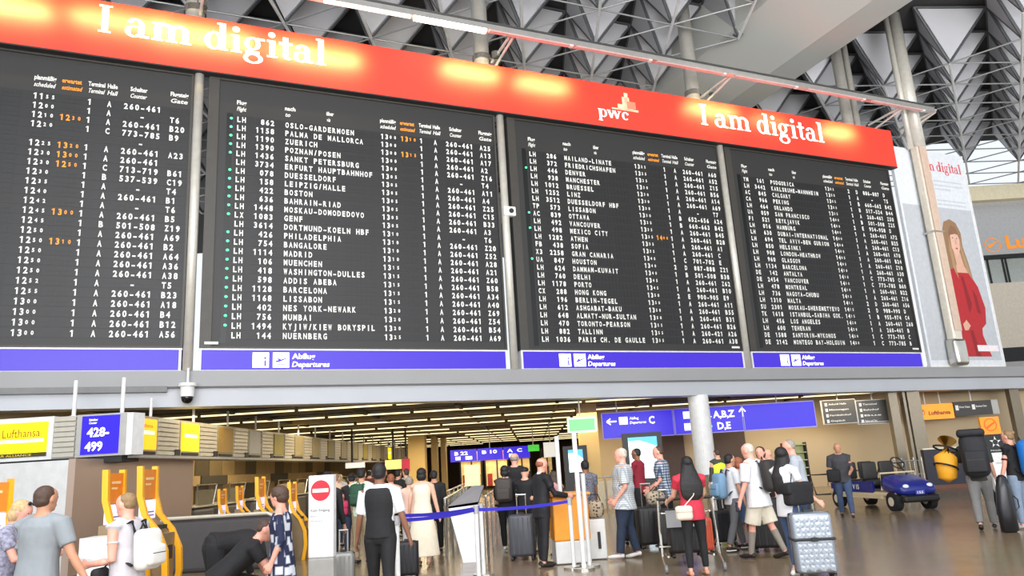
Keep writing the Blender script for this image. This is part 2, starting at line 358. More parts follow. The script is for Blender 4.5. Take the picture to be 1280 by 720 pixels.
# ------------------------------------------------------------ roof: hung tetrahedra
panelm=mat('roof_panel_grey',(184,185,188),.55,0,.04,.4)
panelm2=mat('roof_panel_darker',(150,152,155),.55,0,.04,.4)
edgem=mat('roof_edge_dark',(92,94,96),.5,.3)
tub=mat('roof_tube_light',(226,226,222),.35,.1); tubthin=mat('roof_tube_thin',(150,152,150),.4,.3)
deck=mat('roof_deck_dark',(58,58,58),.8)
def lay(e1,e2,tip,H,zt,test,zdeck,deckpoly,limit=100):
    """triangular lattice of hanging tetrahedra; every tip is joined to its neighbours by struts"""
    e1=Vector((*e1,0)); e2=Vector((*e2,0)); g=(e1+e2)/3; up=Vector((0,0,H)); O_=Vector((0,0,0))
    cs=[-g+up,e1-g+up,e2-g+up]; pm_=[]
    for k in range(3):
        c0,c1=cs[k],cs[(k+1)%3]; cen=(c0+c1)/3; nrm=(c1-c0).cross(-c0).normalized(); tri=[cen+(p_-cen)*.9 for p_ in (c0,c1,O_)]
        m=MB(); m.hull2([p_-nrm*.03 for p_ in tri],[p_+nrm*.03 for p_ in tri]); me=m.mesh('roof_panel'); me.materials.append(panelm); pm_.append(me)
    m=MB()
    for c in cs: m.cyl(O_,c,.05,5)
    for i in range(3): m.cyl(cs[i],cs[(i+1)%3],.06,4)
    emesh=m.mesh('edge_frame'); emesh.materials.append(edgem)
    sm=[]
    for v,r_ in ((e1,.035),(e2,.06),(e1-e2,.035)):
        m=MB(); m.cyl(O_,v,r_,6); me=m.mesh('strut'); me.materials.append(tub if r_>.04 else tubthin); sm.append(me)
    m=MB(); n_=len(deckpoly); m.add([Vector((x,y,z)) for z in (zdeck,zdeck+.4) for x,y in deckpoly],[tuple(reversed(range(n_))),tuple(range(n_,2*n_))]+[(i,(i+1)%n_,(i+1)%n_+n_,i+n_) for i in range(n_)])
    root=m.build('ceiling_1',None,deck,kind='structure')
    cells=[]
    for i in range(-14,26):
        for j in range(-14,26):
            p_=Vector((tip[0],tip[1],zt))+e1*i+e2*j
            if test(i,j,p_.x,p_.y): cells.append((p_.xy.length,i,j,p_))
    cells.sort(key=lambda c:c[0]); have={(c[1],c[2]) for c in cells}
    for _,i,j,p_ in cells[:limit]:
        if p_.y<45:
            for me in pm_: o=link('roof_panel',me,root); o.location=p_
            o=link('edge_frame',emesh,root); o.location=p_
        for di,dj,q in ((1,0,0),(0,1,1),(1,-1,2)):
            if (i+di,j+dj) in have: o=link('strut',sm[q],root); o.location=p_
    if cells[limit:]:
        mp,me_,ms=MB(),MB(),MB()
        def ins(mb,me,p_): mb.add([p_+v.co for v in me.vertices],[tuple(f.vertices) for f in me.polygons])
        for _,i,j,p_ in cells[limit:]:
            for me in pm_ if p_.y<45 else (): ins(mp,me,p_)
            if p_.y<45: ins(me_,emesh,p_)
            for di,dj,q in ((1,0,0),(0,1,1),(1,-1,2)):
                if (i+di,j+dj) in have: ins(ms,sm[q],p_)
        mp.build('roof_panel',root,panelm,kind='stuff'); me_.build('edge_frame',root,edgem,kind='stuff'); ms.build('strut',root,tub,kind='stuff')
    return root
# hall roof left of the big girder
gx=lambda y:9.2-.45*(y-27.6)           # left edge of girder
lay((2.94,1.35),(.04,2.47),(-5.21,25.9),2.4,18.0,lambda i,j,x,y: x<gx(y)+.3 and x>-22 and 17<y<46,20.5,[(-30,8),(gx(8)+2,8),(gx(60)+2,60),(-30,60)],100)
hx=lambda y:14.9-.42*(y-27.6)
lay((3.43,.36),(1.28,2.09),(19.68,30.96),2.4,18.0,lambda i,j,x,y: x>hx(y)+(1 if i<=-2 else 4.6) and 24<y<49 and x<y*.98+7 and x>.3*y-6,20.5,[(hx(8)-.6,8),(60,8),(60,46.5),(hx(46.5)-.6,46.5)],100)
# the folded girder soffit between the two roofs
gm=mat('girder_plaster',(186,188,182),.6,0,.03,.25)
dirv=Vector((-.41,.912,0)); c0=Vector((9.2,27.6,0)); secs=[]
prof=[(0,18.35),(3.0,17.45),(5.35,17.9),(5.6,21.2),(-.3,21.2)]
ring=[];
for tt in (-22,32):
    ring.append([c0+dirv*tt+Vector((x,0,z)) for x,z in prof])
m=MB(); m.hull2(ring[0],ring[1]); m.build('ceiling_3',None,gm,kind='structure')
# columns standing between the boards and rising to the roof
capm=mat('mast_paint',(205,201,190),.35,.25)
def mast(s,off,z0,z1,r,label):
    b_=bw(s,off,z0); t_=thing('steel_mast',label,'column',b_)
    m=MB(); m.cyl((0,0,0),(0,0,z1-z0),r,20); m.build('pole',t_,capm,smooth=True)
    for zz in (10.6,):
        m=MB(); m.cyl((0,0,zz),(0,0,zz+.18),r*1.18,20); m.build('collar',t_,steel)
    return t_
mast(-9.14,.05,4.53,13.0,.125,'slim steel mast between the leftmost and second departure boards')
mast(.06,.05,4.53,13.0,.125,'slim steel mast between the second and third departure boards')
mast(9.04,.05,4.53,13.0,.125,'slim steel mast between the third and fourth departure boards')
for s,lab in ((-9.08,'left'),(.14,'middle'),(9.08,'right')):
    t_=thing('steel_mast','thick grey roof column rising behind the red banner, %s of the three'%lab,'column',bw(s-.25,-.85,4.53)); m=MB(); m.cyl((0,0,0),(0,0,15.9),.27,20); m.build('pole',t_,capm,smooth=True)
    m=MB(); m.cyl((0,0,10.9),(0,0,11.1),.32,20); m.build('collar',t_,steel)
t_=thing('steel_mast','grey roof column behind the right end of the red banner','column',bw(18.0,-1.4,4.53)); m=MB(); m.cyl((-.2,0,0),(-.2,0,15.9),.24,20); m.build('pole',t_,capm,smooth=True)
m=MB(); m.cyl((.2,0,0),(.2,0,15.9),.14,14); m.build('pole',t_,capm,smooth=True)
m=MB(); m.cyl((0,0,10),(0,0,10.2),.5,20); m.build('collar',t_,steel)
# clad mast in front of the portrait poster
t_=thing('steel_mast','tall clad mast with a chrome foot standing before the portrait poster','column',bw(19.42,.42,4.53),BR)
m=MB(); m.rbox((0,0,5.2),.54,.4,8.6,.12); m.build('cladding',t_,mat('mast_cladding',(214,206,190),.4,.15),smooth=False)
m=MB(); m.box(-.21,.21,-.235,-.205,1.4,9.4); m.build('recessed_strip',t_,mat('mast_strip',(205,180,160),.5))
m=MB(); m.rbox((0,0,.55),.7,.5,1.1,.14); m.build('foot_sleeve',t_,steel,smooth=True)
m=MB(); m.cyl((.1,0,9.4),(.1,0,15.9),.27,20); m.build('pole',t_,capm,smooth=True)
m=MB(); m.cyl((-.28,.1,9.4),(-.28,.1,15.9),.12,14); m.build('pole',t_,capm,smooth=True)
m=MB(); m.box(-.33,.33,-.26,.26,5.55,5.62); m.build('collar',t_,steel)

# ============================================================ DEPARTURE BOARDS
NOGO='-'
def G(s): return s.split('|')
B1=[("1155","","1","A","260-461",""),("1200","","1","A","-","T6"),("1210","1230","1","A","260-461","B20"),("1220","","1","C","773-785","B9"),("","","","","-",""),("1225","1320","1","A","260-461","A23"),("1230","1300","1","A","260-461",""),("1230","1250","1","C","713-719","B61"),("1230","","1","B","537-539","C19"),("1235","","1","A","-","T4"),("1240","","1","A","260-461","B1"),("1242","","1","A","-","T6"),("1245","1300","1","A","260-461","B5"),("1245","","1","B","501-508","Z19"),("1250","","1","A","260-461","A69"),("1250","1310","1","A","260-461","B2"),("1250","","1","A","260-461","A64"),("1250","","1","A","260-461","A36"),("1250","","1","A","260-461","A38"),("1252","","1","A","-","T5"),("1255","","1","A","260-461","B23"),("1300","","1","A","260-461","A18"),("1300","","1","A","260-461","B4"),("1300","","1","A","260-461","B12"),("1300","","1","A","260-461","A56")]
B1=[("","","",)+r for r in B1]
D2=G("OSLO-GARDERMOEN|PALMA DE MALLORCA|ZUERICH|POZNAN/POSEN|SANKT PETERSBURG|ERFURT HAUPTBAHNHOF|DUESSELDORF|LEIPZIG/HALLE|BOSTON|BAHRAIN-RIAD|MOSKAU-DOMODEDOVO|GENF|DORTMUND-KOELN HBF|PHILADELPHIA|BANGALORE|MADRID|MUENCHEN|WASHINGTON-DULLES|ADDIS ABEBA|BARCELONA|LISSABON|NES YORK-NEWARK|MUMBAI|KYJIW/KIEW BORYSPIL|NUERNBERG")
N2=G("862|1158|1190|1390|1436|3734|078|158|422|636|1448|1083|3614|426|754|1114|106|418|598|1128|1168|402|756|1494|144")
G2=G("A25|A13|A17|A2|Z16|T4|A11|A4|Z25|C15|B33|A3|T6|Z20|Z52|A28|A21|Z60|B58|A34|A40|Z69|Z54|B54|A69")
T2=G("1300|1300|1300|1300|1300|1305|1305|1305|1305|1305|1305|1305|1310|1310|1310|1310|1315|1315|1315|1315|1315|1320|1320|1320|1325")
B2=[("LX" if i==11 else "LH",N2[i],D2[i],T2[i],{0:"1310",2:"1315"}.get(i,""),"1","A","-" if i in(5,12) else "260-461",G2[i]) for i in range(25)]
A3=G("LH|LH|LH|LH|LH|LH|LH|TP|AC|LH|LH|LH|FB|X3|UA|LH|LH|LH|CX|LH|LH|LH|LH|LH|LH")
N3=G("286|372|446|938|1012|1252|3512|573|839|492|498|1282|438|2258|847|624|760|1178|288|196|612|648|470|882|1036")
D3=G("MAILAND-LINATE|FRIEDRICHSHAFEN|DENVER|MANCHESTER|BRUESSEL|LINZ|DUESSELDORF HBF|LISSABON|OTTAWA|VANCOUVER|MEXICO CITY|ATHEN|SOFIA|GRAN CANARIA|HOUSTON|DAMMAM-KUWAIT|DELHI|PORTO|HONG KONG|BERLIN-TEGEL|ASHGABAT-BAKU|ALMATY-NUR-SULTAN|TORONTO-PEARSON|TALLINN|PARIS CH. DE GAULLE")
G3=G("A60|A52|Z15|B56|A14|A69|T7|A24|B42|B45|B28|A1|C|E|Z21|B38|Z62|B10|E9|A11|B55|B31|B26|A26|A38")
C3=G("260-461|260-461|260-461|260-461|260-461|260-461|-|652-656|660-663|260-461|260-461|260-461|260-461|701-702|887-888|501-508|260-461|260-461|900-905|260-461|260-461|260-461|260-461|260-421|260-461")
H3="AAAAAAABBAAAACDBAAEAAAAAA"
T3=G("1325|1325|1325|1330|1330|1330|1330|1330|1335|1335|1335|1335|1335|1340|1340|1340|1345|1345|1350|1350|1350|1350|1355|1355|1355")
B3=[(A3[i],N3[i],D3[i],T3[i],"1400" if i==10 else "","2" if H3[i] in "DE" else "1",H3[i],C3[i],G3[i]) for i in range(25)]
A4=G("YM|LH|AC|CA|LH|UA|FI|LH|LH|LH|LH|LH|LH|LH|DE|DE|LH|LH|LH|SU|TK|LH|LH|DE|DE")
N4=G("161|3442|845|966|464|059|521|016|630|694|850|908|960|1134|142|2454|478|736|1310|2301|1618|456|600|1588|2142")
D4=G("PODGORICA|KARLSRUHE-MANNHEIM|CALGARY|PEKING|ORLANDO|SAN FRANCISCO|REYKJAVIK|HAMBURG|DUBAI-INTERNATIONAL|TEL AVIV-BEN GURION|HELSINKI|LONDON-HEATHROW|GLASGOW|BARCELONA|ANTALYA|VANCOUVER|MONTREAL|NAGOYA-CHUBU|MALTA|MOSKAU-SHEREMETYEVO|ISTANBUL-SABIHA GOK.|LOS ANGELES|TEHERAN|SANTORIN-MYKONOS|MONTEGO BAY-HOLGUIN")
G4=G("D|T5|B42|B44|Z50|Z25|D|A72|B25|C13|A70|B24|Z10|A30|C4|B60|B22|Z16|A56|D|C4|Z60|B|C|B")
C4=G("886-887|-|660-662|517-524|260-461|501-508|954-958|260-461|260-461|260-461|260-461|260-461|260-461|260-461|773-785|773-785|260-461|260-461|260-461|988-990|955-974|260-461|260-461|773-785|773-785")
H4="DABBABEAAAAAAACCAADDBAACC"
T4=G("1355|1355|1355|1355|1355|1400|1400|1400|1400|1400|1400|1405|1405|1410|1410|1410|1410|1415|1415|1415|1415|1420|1420|1420|1420")
B4=[(A4[i],N4[i],D4[i],T4[i],"","2" if H4[i] in "DE" else "1",H4[i],C4[i],G4[i]) for i in range(25)]
facem=mat('board_face_black',(46,45,44),.55,0,.05,.6)
framem=mat('board_frame_dark',(68,65,60),.5,.2)
flapm=mat('flap_black',(33,33,33),.5,0,.1,5)
ledm=mat('green_status_lamp',(90,255,170),.4,0,0,emit=(70,240,150),es=2.0)
ledback=mat('lamp_column_black',(8,12,10),.4)
Z0=11.78-.115-4.55; PIT=.2613
def board(s0,W,rows,leds,k,label,blank=False):
    t_=thing('departure_board',label,'board',bw(s0,0,4.55),BR,'split-flap departure boards above the hall')
    # casing and frame
    m=MB(); m.box(0,W,0,.35,.55,8.43); m.build('casing',t_,facem)
    m=MB(); m.box(0,W,-.06,.0,8.36,8.44); m.box(0,W,-.05,0,.57,.62); m.box(0,.28,-.05,0,.62,8.36); m.box(W-.06,W,-.05,0,.62,8.36); m.build('frame',t_,framem)
    # blue band at the foot
    bb=MB(); bb.box(.06,W-.08,-.03,.2,.0,.53); band=bb.build('blue_band',t_,mat('band_violet_backlit',(36,18,120),.4,0,.02,emit=(68,40,218),es=.68))
    m=MB(); 
    for q in ((.0,W,.53,.575),(.0,W,-.04,0.0)): m.box(q[0],q[1],-.05,.2,q[2],q[3])
    m.box(0,.06,-.05,.2,0,.53); m.box(W-.08,W-.02,-.05,.2,0,.53); m.build('band_frame',t_,white_paint)
    if not blank:
        x=.152*W+.0; m=MB().use(signwhite)
        rect(m,x,x+.42,.06,.47,-.034); rect(m,x+.52,x+.95,.06,.47,-.034)
        text(m,'Abflug',x+1.02,.3,.15,.62,-.034,.03); text(m,'Departures',x+1.02,.08,.15,1.0,-.034,.02,.2)
        m.build('lettering',band)
        m=MB().use(signblue); rect(m,x+.3,x+.345,.1,.26,-.038); disc(m,x+.322,.32,.03,-.038)
        m.add([(x+.6,-.038,.2),(x+.7,-.038,.22),(x+.88,-.038,.3),(x+.9,-.038,.33),(x+.74,-.038,.28),(x+.62,-.038,.33),(x+.67,-.038,.26),(x+.6,-.038,.25)],[tuple(range(8))]); rect(m,x+.66,x+.84,.14,.16,-.038)
        m.build('pictogram',band)
    # heading lines, two languages
    c=[v*k for v in (.76,1.27,2.09,4.92,5.55,6.16,6.62,7.02,8.17)]
    hz=Z0+.26+.06
    m=MB(); 
    for (xx,a_,b_,w_) in ((c[0],'Flug','Flight',.26),(c[2],'nach','to',.3),(c[2]+1.2*k,'über','via',.22),(c[3],'planmäßig','scheduled',.5),(c[5],'Terminal','Terminal',.4),(c[6],'Halle','Hall',.24),(c[7]+.15,'Schalter','Counter',.42),(c[8],'Flugsteig','Gate',.46)):
        if blank and xx<c[3]: continue
        text(m,a_,xx,hz+.24,.13,w_,-.012,.03); text(m,b_,xx,hz+.04,.13,w_*(.95 if len(b_)>3 else .5),-.012,.02,.2)
    m.build('heading',t_,flapwhite)
    m=MB(); text(m,'erwartet',c[4],hz+.24,.13,.46,-.012,.03); text(m,'estimated',c[4],hz+.04,.13,.46,-.012,.02,.2); m.build('heading',t_,flaporange,label='orange estimated heading')
    cw=.136*k; ch=.165
    groups=((0,2),(1,4),(2,19),(3,4),(4,4),(5,1),(6,1),(7,7),(8,3))
    m=MB(); m.box(.5*k,.66*k,-.01,.0,Z0-24.5*PIT,Z0+.26); lampc=m.build('lamp_column',t_,ledback)
    cellmesh=None
    for i,row in enumerate(rows):
        z=Z0-i*PIT
        if cellmesh is None:
            mm=MB(); mm.box(.7*k,8.68*k if not blank else 8.68*k,-.006,0,-.028,.215)
            for gi,n in groups:
                for q in range(n):
                    xx=c[gi]+q*cw; mm.box(xx+.008,xx+cw-.012,-.011,-.006,-.006,.088); mm.box(xx+.008,xx+cw-.012,-.011,-.006,.094,.19)
            cellmesh=mm.mesh('flap_row'); cellmesh.materials.append(flapm)
        ro=link('flap_row',cellmesh,t_); ro.location=(0,0,z)
        mw,mo=MB(),MB()
        for gi,val in enumerate(row):
            if not val: continue
            tgt=mo if gi==4 else mw; x=c[gi]
            if gi==1: x+=(4-len(val))*cw
            if val=='-': x=c[7]+3*cw
            for q,chh in enumerate(val):
                small=gi in(3,4) and q>1
                cell(tgt,chh,x+q*cw+.016,.012 if not small else .045,cw-.036 if not small else cw-.06,ch if not small else ch*.62,-.013)
        if blank and i==9:
            cell(mw,'G',c[2]+15.6*cw,.012,cw-.036,ch,-.013)
        if mw.v: mw.build('lettering',ro,flapwhite)
        if mo.v: mo.build('lettering',ro,flaporange,label='orange estimated time')
        if i in leds:
            m=MB(); m.ell((.62*k,-.015,z+.1),.04,.02,.036,8,5); m.build('status_lamp',lampc,ledm)
    m=MB(); px_=W-.5 if k<.999 else .12; m.box(px_,px_+.34,-.056,-.05,.68,.75); m.build('maker_plate',t_,white_paint)
    return t_
board(-18.03,8.75,B1,(),1.0,'leftmost departure board, cut by the frame, showing only times, counters and gates',True)
board(-8.88,8.75,B2,[i for i in range(25) if i not in(5,12,24)],1.0,'second departure board from the left, Oslo to Nürnberg, green lamps beside most rows')
board(.31,8.62,B3,(2,8,10,14),.985,'third departure board from the left, Mailand to Paris with only four green lamps')
board(9.25,8.62,B4,(),.985,'rightmost departure board, Podgorica to Montego Bay, under the second banner slogan')
# small camera box clamped on the mast between boards
t_=thing('junction_box','small white box clamped to the mast right of the second board','box',bw(.16,.12,9.6),BR)
m=MB(); m.rbox((0,0,0),.42,.2,.32,.04); m.build('housing',t_,white_paint); m=MB(); m.cyl((.04,-.1,0),(.04,-.13,0),.08,12); m.build('lens',t_,offblack)
m=MB(); m.box(-.03,.03,.0,.36,-.05,.05); m.build('clamp',t_,steel)
# ------------------------------------------------------------ banner with slogan
redm=mat('banner_red_print',(242,66,48),.55,0,.03,.4)
t_=thing('advertising_banner','long red banner reading I am digital above the departure boards','banner',bw(0,0,13.0),BR)
m=MB(); m.box(-20,18.15,-.28,.0,0,1.66); m.build('banner_box',t_,redm)
m=MB(); m.box(-20,18.15,-.29,.02,-.04,0.0); m.build('lower_rail',t_,offblack)
bwht=mat('banner_glow_print',(255,248,240),.5,emit=(255,250,245),es=.7)  # letters given a glow so they stay white in the warm wash
def fit(s,x,z,u,W,parent):
    m=MB(); e=serif(m,s,0,0,u,-.284); kx=W/e
    m.v=[(x+v[0]*kx,v[1],z+v[2]) for v in m.v]; return m.build('lettering',parent,bwht)
fit('I am digital',-11.75,.72,.55,6.15,t_); fit('I am digital',8.1,.63,.56,6.15,t_)
fit('pwc',3.72,.36,.3,1.3,t_)
m=MB(); 
for q in ((4.55,5.2,.72,.95),(4.75,5.05,.72,1.25),(4.85,5.0,1.0,1.42),(4.9,5.4,.72,.8),(4.3,4.8,.72,.78)): rect(m,q[0],q[1],q[2],q[3],-.284)
m.build('logo_mark',t_,mat('logo_pale',(255,205,170),.5,emit=(255,215,185),es=.2))
m=MB(); m.box(4.95,5.3,-.288,-.284,.82,1.1); m.build('logo_mark',t_,mat('logo_pink',(250,140,110),.5))
# ------------------------------------------------------------ light bar
t_=thing('light_bar','long grey lighting bar with one glowing tube running before the red banner','light',bw(0,1.45,15.12),BR)
m=MB(); m.box(-20,19.4,-.09,.14,.02,.2); m.build('housing',t_,mat('bar_housing',(196,194,190),.35,.6))
m=MB(); m.box(-20,19.4,-.16,.2,.2,.24); m.build('top_cover',t_,mat('bar_cover',(88,90,88),.5,.4))
m=MB(); m.box(-3.2,-.85,-.09,.09,-.07,.02); m.build('lit_tube',t_,mat('tube_lit',(255,240,220),.4,0,0,emit=(255,236,205),es=7))
m=MB(); m.box(-5.9,-3.3,-.07,.07,-.03,.02); m.build('lit_tube',t_,mat('tube_dimmer',(255,230,215),.4,0,0,emit=(255,225,205),es=1.6))
for i,x in enumerate((-18,-14,-10,-.8,2.3,5.5,8.9,12.4,15.8)):
    m=MB(); m.box(x+.06,x+2.9,-.07,.07,-.02,.02); m.build('reflector',t_,mat('bar_pink_reflection',(214,176,170),.4,.1))  # pink puts the red banner's reflection into the colour
    m=MB(); m.box(x+2.92,x+3.05,-.07,.07,-.03,.02); m.build('socket',t_,white_paint)
for x in (-9.2,.1,8.9,17.8,19.6):
    m=MB(); m.cyl((x,1.9,-.25),(x+.1,.1,.12),.045,8); m.cyl((x,1.9,.1),(x,0,.15),.05,8); m.build('bracket',t_,capm)
# lamps inside the bar that wash the banner
def wash(s,z,wd,pw):
    a_=bw(s,.8,z+.1); area('banner_wash',a_,bw(s,.2,z),wd,.08,pw*.82,(1,.74,.28),130)
for s,z,wd,pw in ((-14.2,14.1,2.6,110),(-11.2,14.15,2.4,75),(-9.0,14.1,2.6,110),(-5.9,14.05,2.6,100),(-.9,14.3,1.9,75),(1.7,14.25,1.9,65),(8.8,14.3,2.2,70),(11.5,14.2,1.6,20),(15.2,14.2,1.6,60)): wash(s,z,wd,pw)
# ------------------------------------------------------------ portrait poster
t_=thing('portrait_poster','tall pale poster of a long-haired woman in a red blouse','poster',bw(18.12,.1,4.55),BR)
pw_,ph=4.45,9.5
m=MB(); m.box(0,pw_,-.02,.12,0,ph); m.build('backing',t_,mat('poster_white',(216,220,224),.5))
m=MB(); m.box(.12,pw_-.1,-.026,-.02,.25,6.9); m.build('print_background',t_,mat('poster_grey',(186,190,194),.5))
m=MB(); e_=serif(m,'am digital',0,8.6,.3,-.03); m.v=[(1.75+v[0]*2.5/e_,v[1],v[2]) for v in m.v]; m.build('lettering',t_,mat('poster_red_text',(222,80,88),.5))
m=MB(); 
for z in (8.1,7.9,7.72,7.2,7.02): rect(m,2.3,4.1 if z!=7.72 else 3.3,z,z+.07,-.03)
m.build('small_print',t_,mat('poster_faint',(196,202,206),.6))
def flat(nm,pts,rgb,y): m=MB(); m.add([(x+.22,y,z) for x,z in pts],[tuple(range(len(pts)))]); m.build(nm,t_,mat('poster_'+nm+str(rgb[0]),rgb,.6))
flat('printed_hair',[(1.95,4.0),(1.85,4.9),(1.95,5.7),(2.2,6.25),(2.6,6.4),(2.95,6.25),(3.15,5.8),(3.1,5.2),(3.25,4.5),(3.35,3.7),(3.0,3.9),(2.6,4.2),(2.2,3.6)],(150,116,84),-.03)
flat('printed_face',[(2.4,5.1),(2.42,5.6),(2.6,5.95),(2.85,5.9),(2.98,5.5),(2.9,5.05),(2.7,4.75),(2.5,4.85)],(222,178,156),-.034)
flat('printed_neck',[(2.45,5.0),(2.85,4.9),(2.95,4.3),(3.15,4.0),(2.3,4.0),(2.5,4.4)],(214,168,144),-.033)
flat('printed_blouse',[(1.95,4.1),(2.5,4.25),(3.1,4.1),(3.55,3.4),(3.75,2.5),(3.6,1.8),(3.3,1.6),(3.25,1.3),(3.55,.4),(1.85,.4),(2.0,1.6),(1.75,2.4),(1.7,3.3)],(178,34,40),-.031)
flat('printed_fold',[(2.6,3.9),(2.75,3.8),(2.95,2.6),(2.7,2.2),(2.65,3.0)],(140,22,30),-.034)
flat('printed_fold',[(3.15,3.3),(3.35,3.0),(3.4,2.2),(3.2,2.3)],(140,22,30),-.034)
flat('printed_fold',[(2.5,1.5),(2.7,1.5),(2.9,.4),(2.6,.4)],(140,22,30),-.034)
flat('printed_hand',[(2.15,1.75),(2.4,1.95),(2.6,1.7),(2.4,1.5),(2.2,1.5)],(214,168,144),-.035)
flat('printed_fringe',[(2.36,5.55),(2.42,5.95),(2.62,6.12),(2.86,6.02),(2.98,5.6),(2.9,5.7),(2.75,5.74),(2.6,5.7),(2.45,5.68)],(136,100,72),-.0375)
flat('printed_hair_strand',[(2.32,5.6),(2.2,5.0),(2.25,4.2),(2.45,3.7),(2.42,4.4),(2.4,5.1)],(172,138,100),-.0365)
flat('printed_hair_strand',[(2.98,5.6),(3.05,5.0),(3.2,4.3),(3.3,3.7),(3.05,4.1),(2.94,4.8),(2.92,5.2)],(172,138,100),-.0365)
flat('printed_nose',[(2.68,5.5),(2.73,5.5),(2.76,5.28),(2.68,5.25)],(200,150,128),-.0365)
for x,z,w_ in ((2.56,5.55,.1),(2.8,5.53,.1)): flat('printed_eye',[(x-.05,z),(x,z+.03),(x+.05,z),(x,z-.03)],(60,44,40),-.036)
flat('printed_mouth',[(2.6,5.08),(2.7,5.12),(2.8,5.08),(2.7,5.03)],(176,70,72),-.036)
flat('printed_caption',[(2.75,.62),(4.05,.62),(4.05,.88),(2.75,.88)],(236,226,228),-.037)
m=MB(); m.box(-.02,pw_+.03,-.05,.14,-.03,.06); m.box(pw_-.02,pw_+.05,-.05,.14,0,ph); m.build('frame',t_,white_paint)
# ------------------------------------------------------------ what stands across the hall behind the poster
fac=thing('airline_lounge_front','pale building front across the hall with orange airline name and wheel logo','building',(0,0,0))
Y=52; xL=xat(1195,Y,15); xR=xL+30
def zz(py,px=1250): return zat(px,py,Y)
m=MB(); m.box(xL,xR,Y,Y+.5,zz(318),zz(240)); m.build('name_band',fac,mat('lounge_grey_band',(192,192,190),.6))
m=MB(); m.box(xL,xR,Y-.6,Y+.5,zz(252),zz(234)); m.build('cornice',fac,mat('lounge_cornice',(238,224,188),.6))
m=MB(); m.box(xL,xR,Y+.6,Y+.8,zz(355),zz(318)); m.build('window_band',fac,mat('lounge_window',(186,192,186),.6))
for x in (1243,1262,1266): 
    xx=xat(x,Y,13); m=MB(); m.box(xx-.07,xx+.07,Y+.55,Y+.6,zz(355),zz(318)); m.build('mullion',fac,offblack)
m=MB(); m.box(xL,xR,Y+.2,Y+.8,zz(436),zz(353)); m.build('parapet',fac,mat('lounge_parapet',(232,220,200),.6))
m=MB(); m.box(xL,xR,Y+.1,Y+.8,zz(453),zz(435)); m.build('dark_gap',fac,offblack)
m=MB(); m.box(xL,xR,Y,Y+.8,zz(480),zz(453)); m.build('parapet',fac,mat('lounge_grey_base',(186,184,180),.6))
m=MB(); m.box(xL,xR,Y+.05,Y+.5,zz(322),zz(319)); m.build('dark_line',fac,offblack)
lo=mat('airline_orange_letters',(255,150,40),.4,0,0,emit=(255,150,40),es=.35)
xx=xat(1255,Y,15.6); z_=zz(311); m=MB(); text(m,'Lufthansa',xx,z_,.95,5.6,Y-.02,.03); m.build('lettering',fac,lo)
xx=xat(1238,Y,15.6); m=MB(); m.cur=0; arc(m,xx,zz(306),.58,.52,.06,.06,0,360,Y-.02,28)
m.add([(xx-.3,Y-.02,zz(306)-.22),(xx+.05,Y-.02,zz(306)+.0),(xx+.32,Y-.02,zz(306)+.22),(xx+.28,Y-.02,zz(306)+.28),(xx-.02,Y-.02,zz(306)+.1),(xx-.36,Y-.02,zz(306)+.02)],[(0,1,2,3,4,5)]); m.build('logo_mark',fac,lo)
# ============================================================ CHECK-IN SIGN ROW
def px_quad(x0,y0,x1,y1,Y):
    """world x-range and z-range of a fronto-parallel panel at depth Y"""
    xm=(x0+x1)/2; return xat(x0,Y,zat(xm,(y0+y1)/2,Y)),xat(x1,Y,zat(xm,(y0+y1)/2,Y)),zat(xm,y1,Y),zat(xm,y0,Y)
sgrey=mat('sign_box_grey',(176,174,168),.5,.1); slat=mat('louvre_slat',(196,190,174),.4,.3); sdark=mat('sign_box_shadow',(60,56,48),.6)
yel=mat('sign_yellow_lit',(255,225,0),.4,0,0,emit=(255,232,0),es=.95); yor=mat('sign_amber_lit',(255,180,0),.4,0,0,emit=(255,186,0),es=.85)
YF=16.9; ZB,ZT=2.4,3.33
def F(px): return xat(px,YF,2.85)
t_=thing('airline_sign','lit yellow airline sign in a white frame at the far left','sign',(F(0),YF,ZB))
x0_,x1_=-4,F(66)-F(0); m=MB(); m.box(x0_,x1_,0,.4,0,.95); m.build('frame',t_,white_paint)
m=MB(); m.box(x0_,x1_-.12,-.015,0,.17,.84); m.build('sign_panel',t_,yel)
m=MB(); m.box(x0_,x1_-.12,-.02,0,.08,.17); m.build('foot_strip',t_,mat('sign_foot',(70,60,20),.5))
m=MB(); text(m,'Lufthansa',.05,.52,.19,.86,-.02,.01); m.build('lettering',t_,mat('sign_brown_print',(150,100,20),.5))
m=MB(); rect(m,.0,1.0,.4,.47,-.02); m.build('light_line',t_,signwhite)
m=MB(); text(m,'STAR ALLIANCE',-.15,.1,.05,.9,-.024,.01); m.build('lettering',t_,mat('sign_yellow_print',(230,200,60),.5))
t_=thing('louvre_panel','ribbed grey louvre panel between the yellow sign and the blue number panel','panel',(F(66),YF,ZB))
w_=F(95)-F(66); m=MB(); m.box(0,w_,.03,.4,0,.93); m.build('backing',t_,sgrey)
for i in range(8): m=MB(); m.box(.02,w_-.02,-.02,.04,.03+i*.113,.115+i*.113); m.build('slat',t_,slat)
t_=thing('counter_number_sign','blue panel with counter numbers 428-499','sign',(F(95),YF,ZB))
w_=F(158)-F(95); m=MB(); m.box(0,w_,.0,.4,0,.94); m.build('frame',t_,sgrey)
a_,b_=F(102)-F(95),F(149)-F(95); m=MB(); m.box(a_,b_,-.02,0,.05,.9); m.build('sign_panel',t_,signblue)
m=MB(); text(m,'428-',a_+.13,.44,.2,.5,-.026,.03); text(m,'499',a_+.1,.13,.2,.4,-.026,.03); text(m,'Schalter',a_+.16,.79,.05,.2,-.026,.02); text(m,'Counter',a_+.16,.72,.05,.18,-.026,.01,.2); m.build('lettering',t_,signwhite)
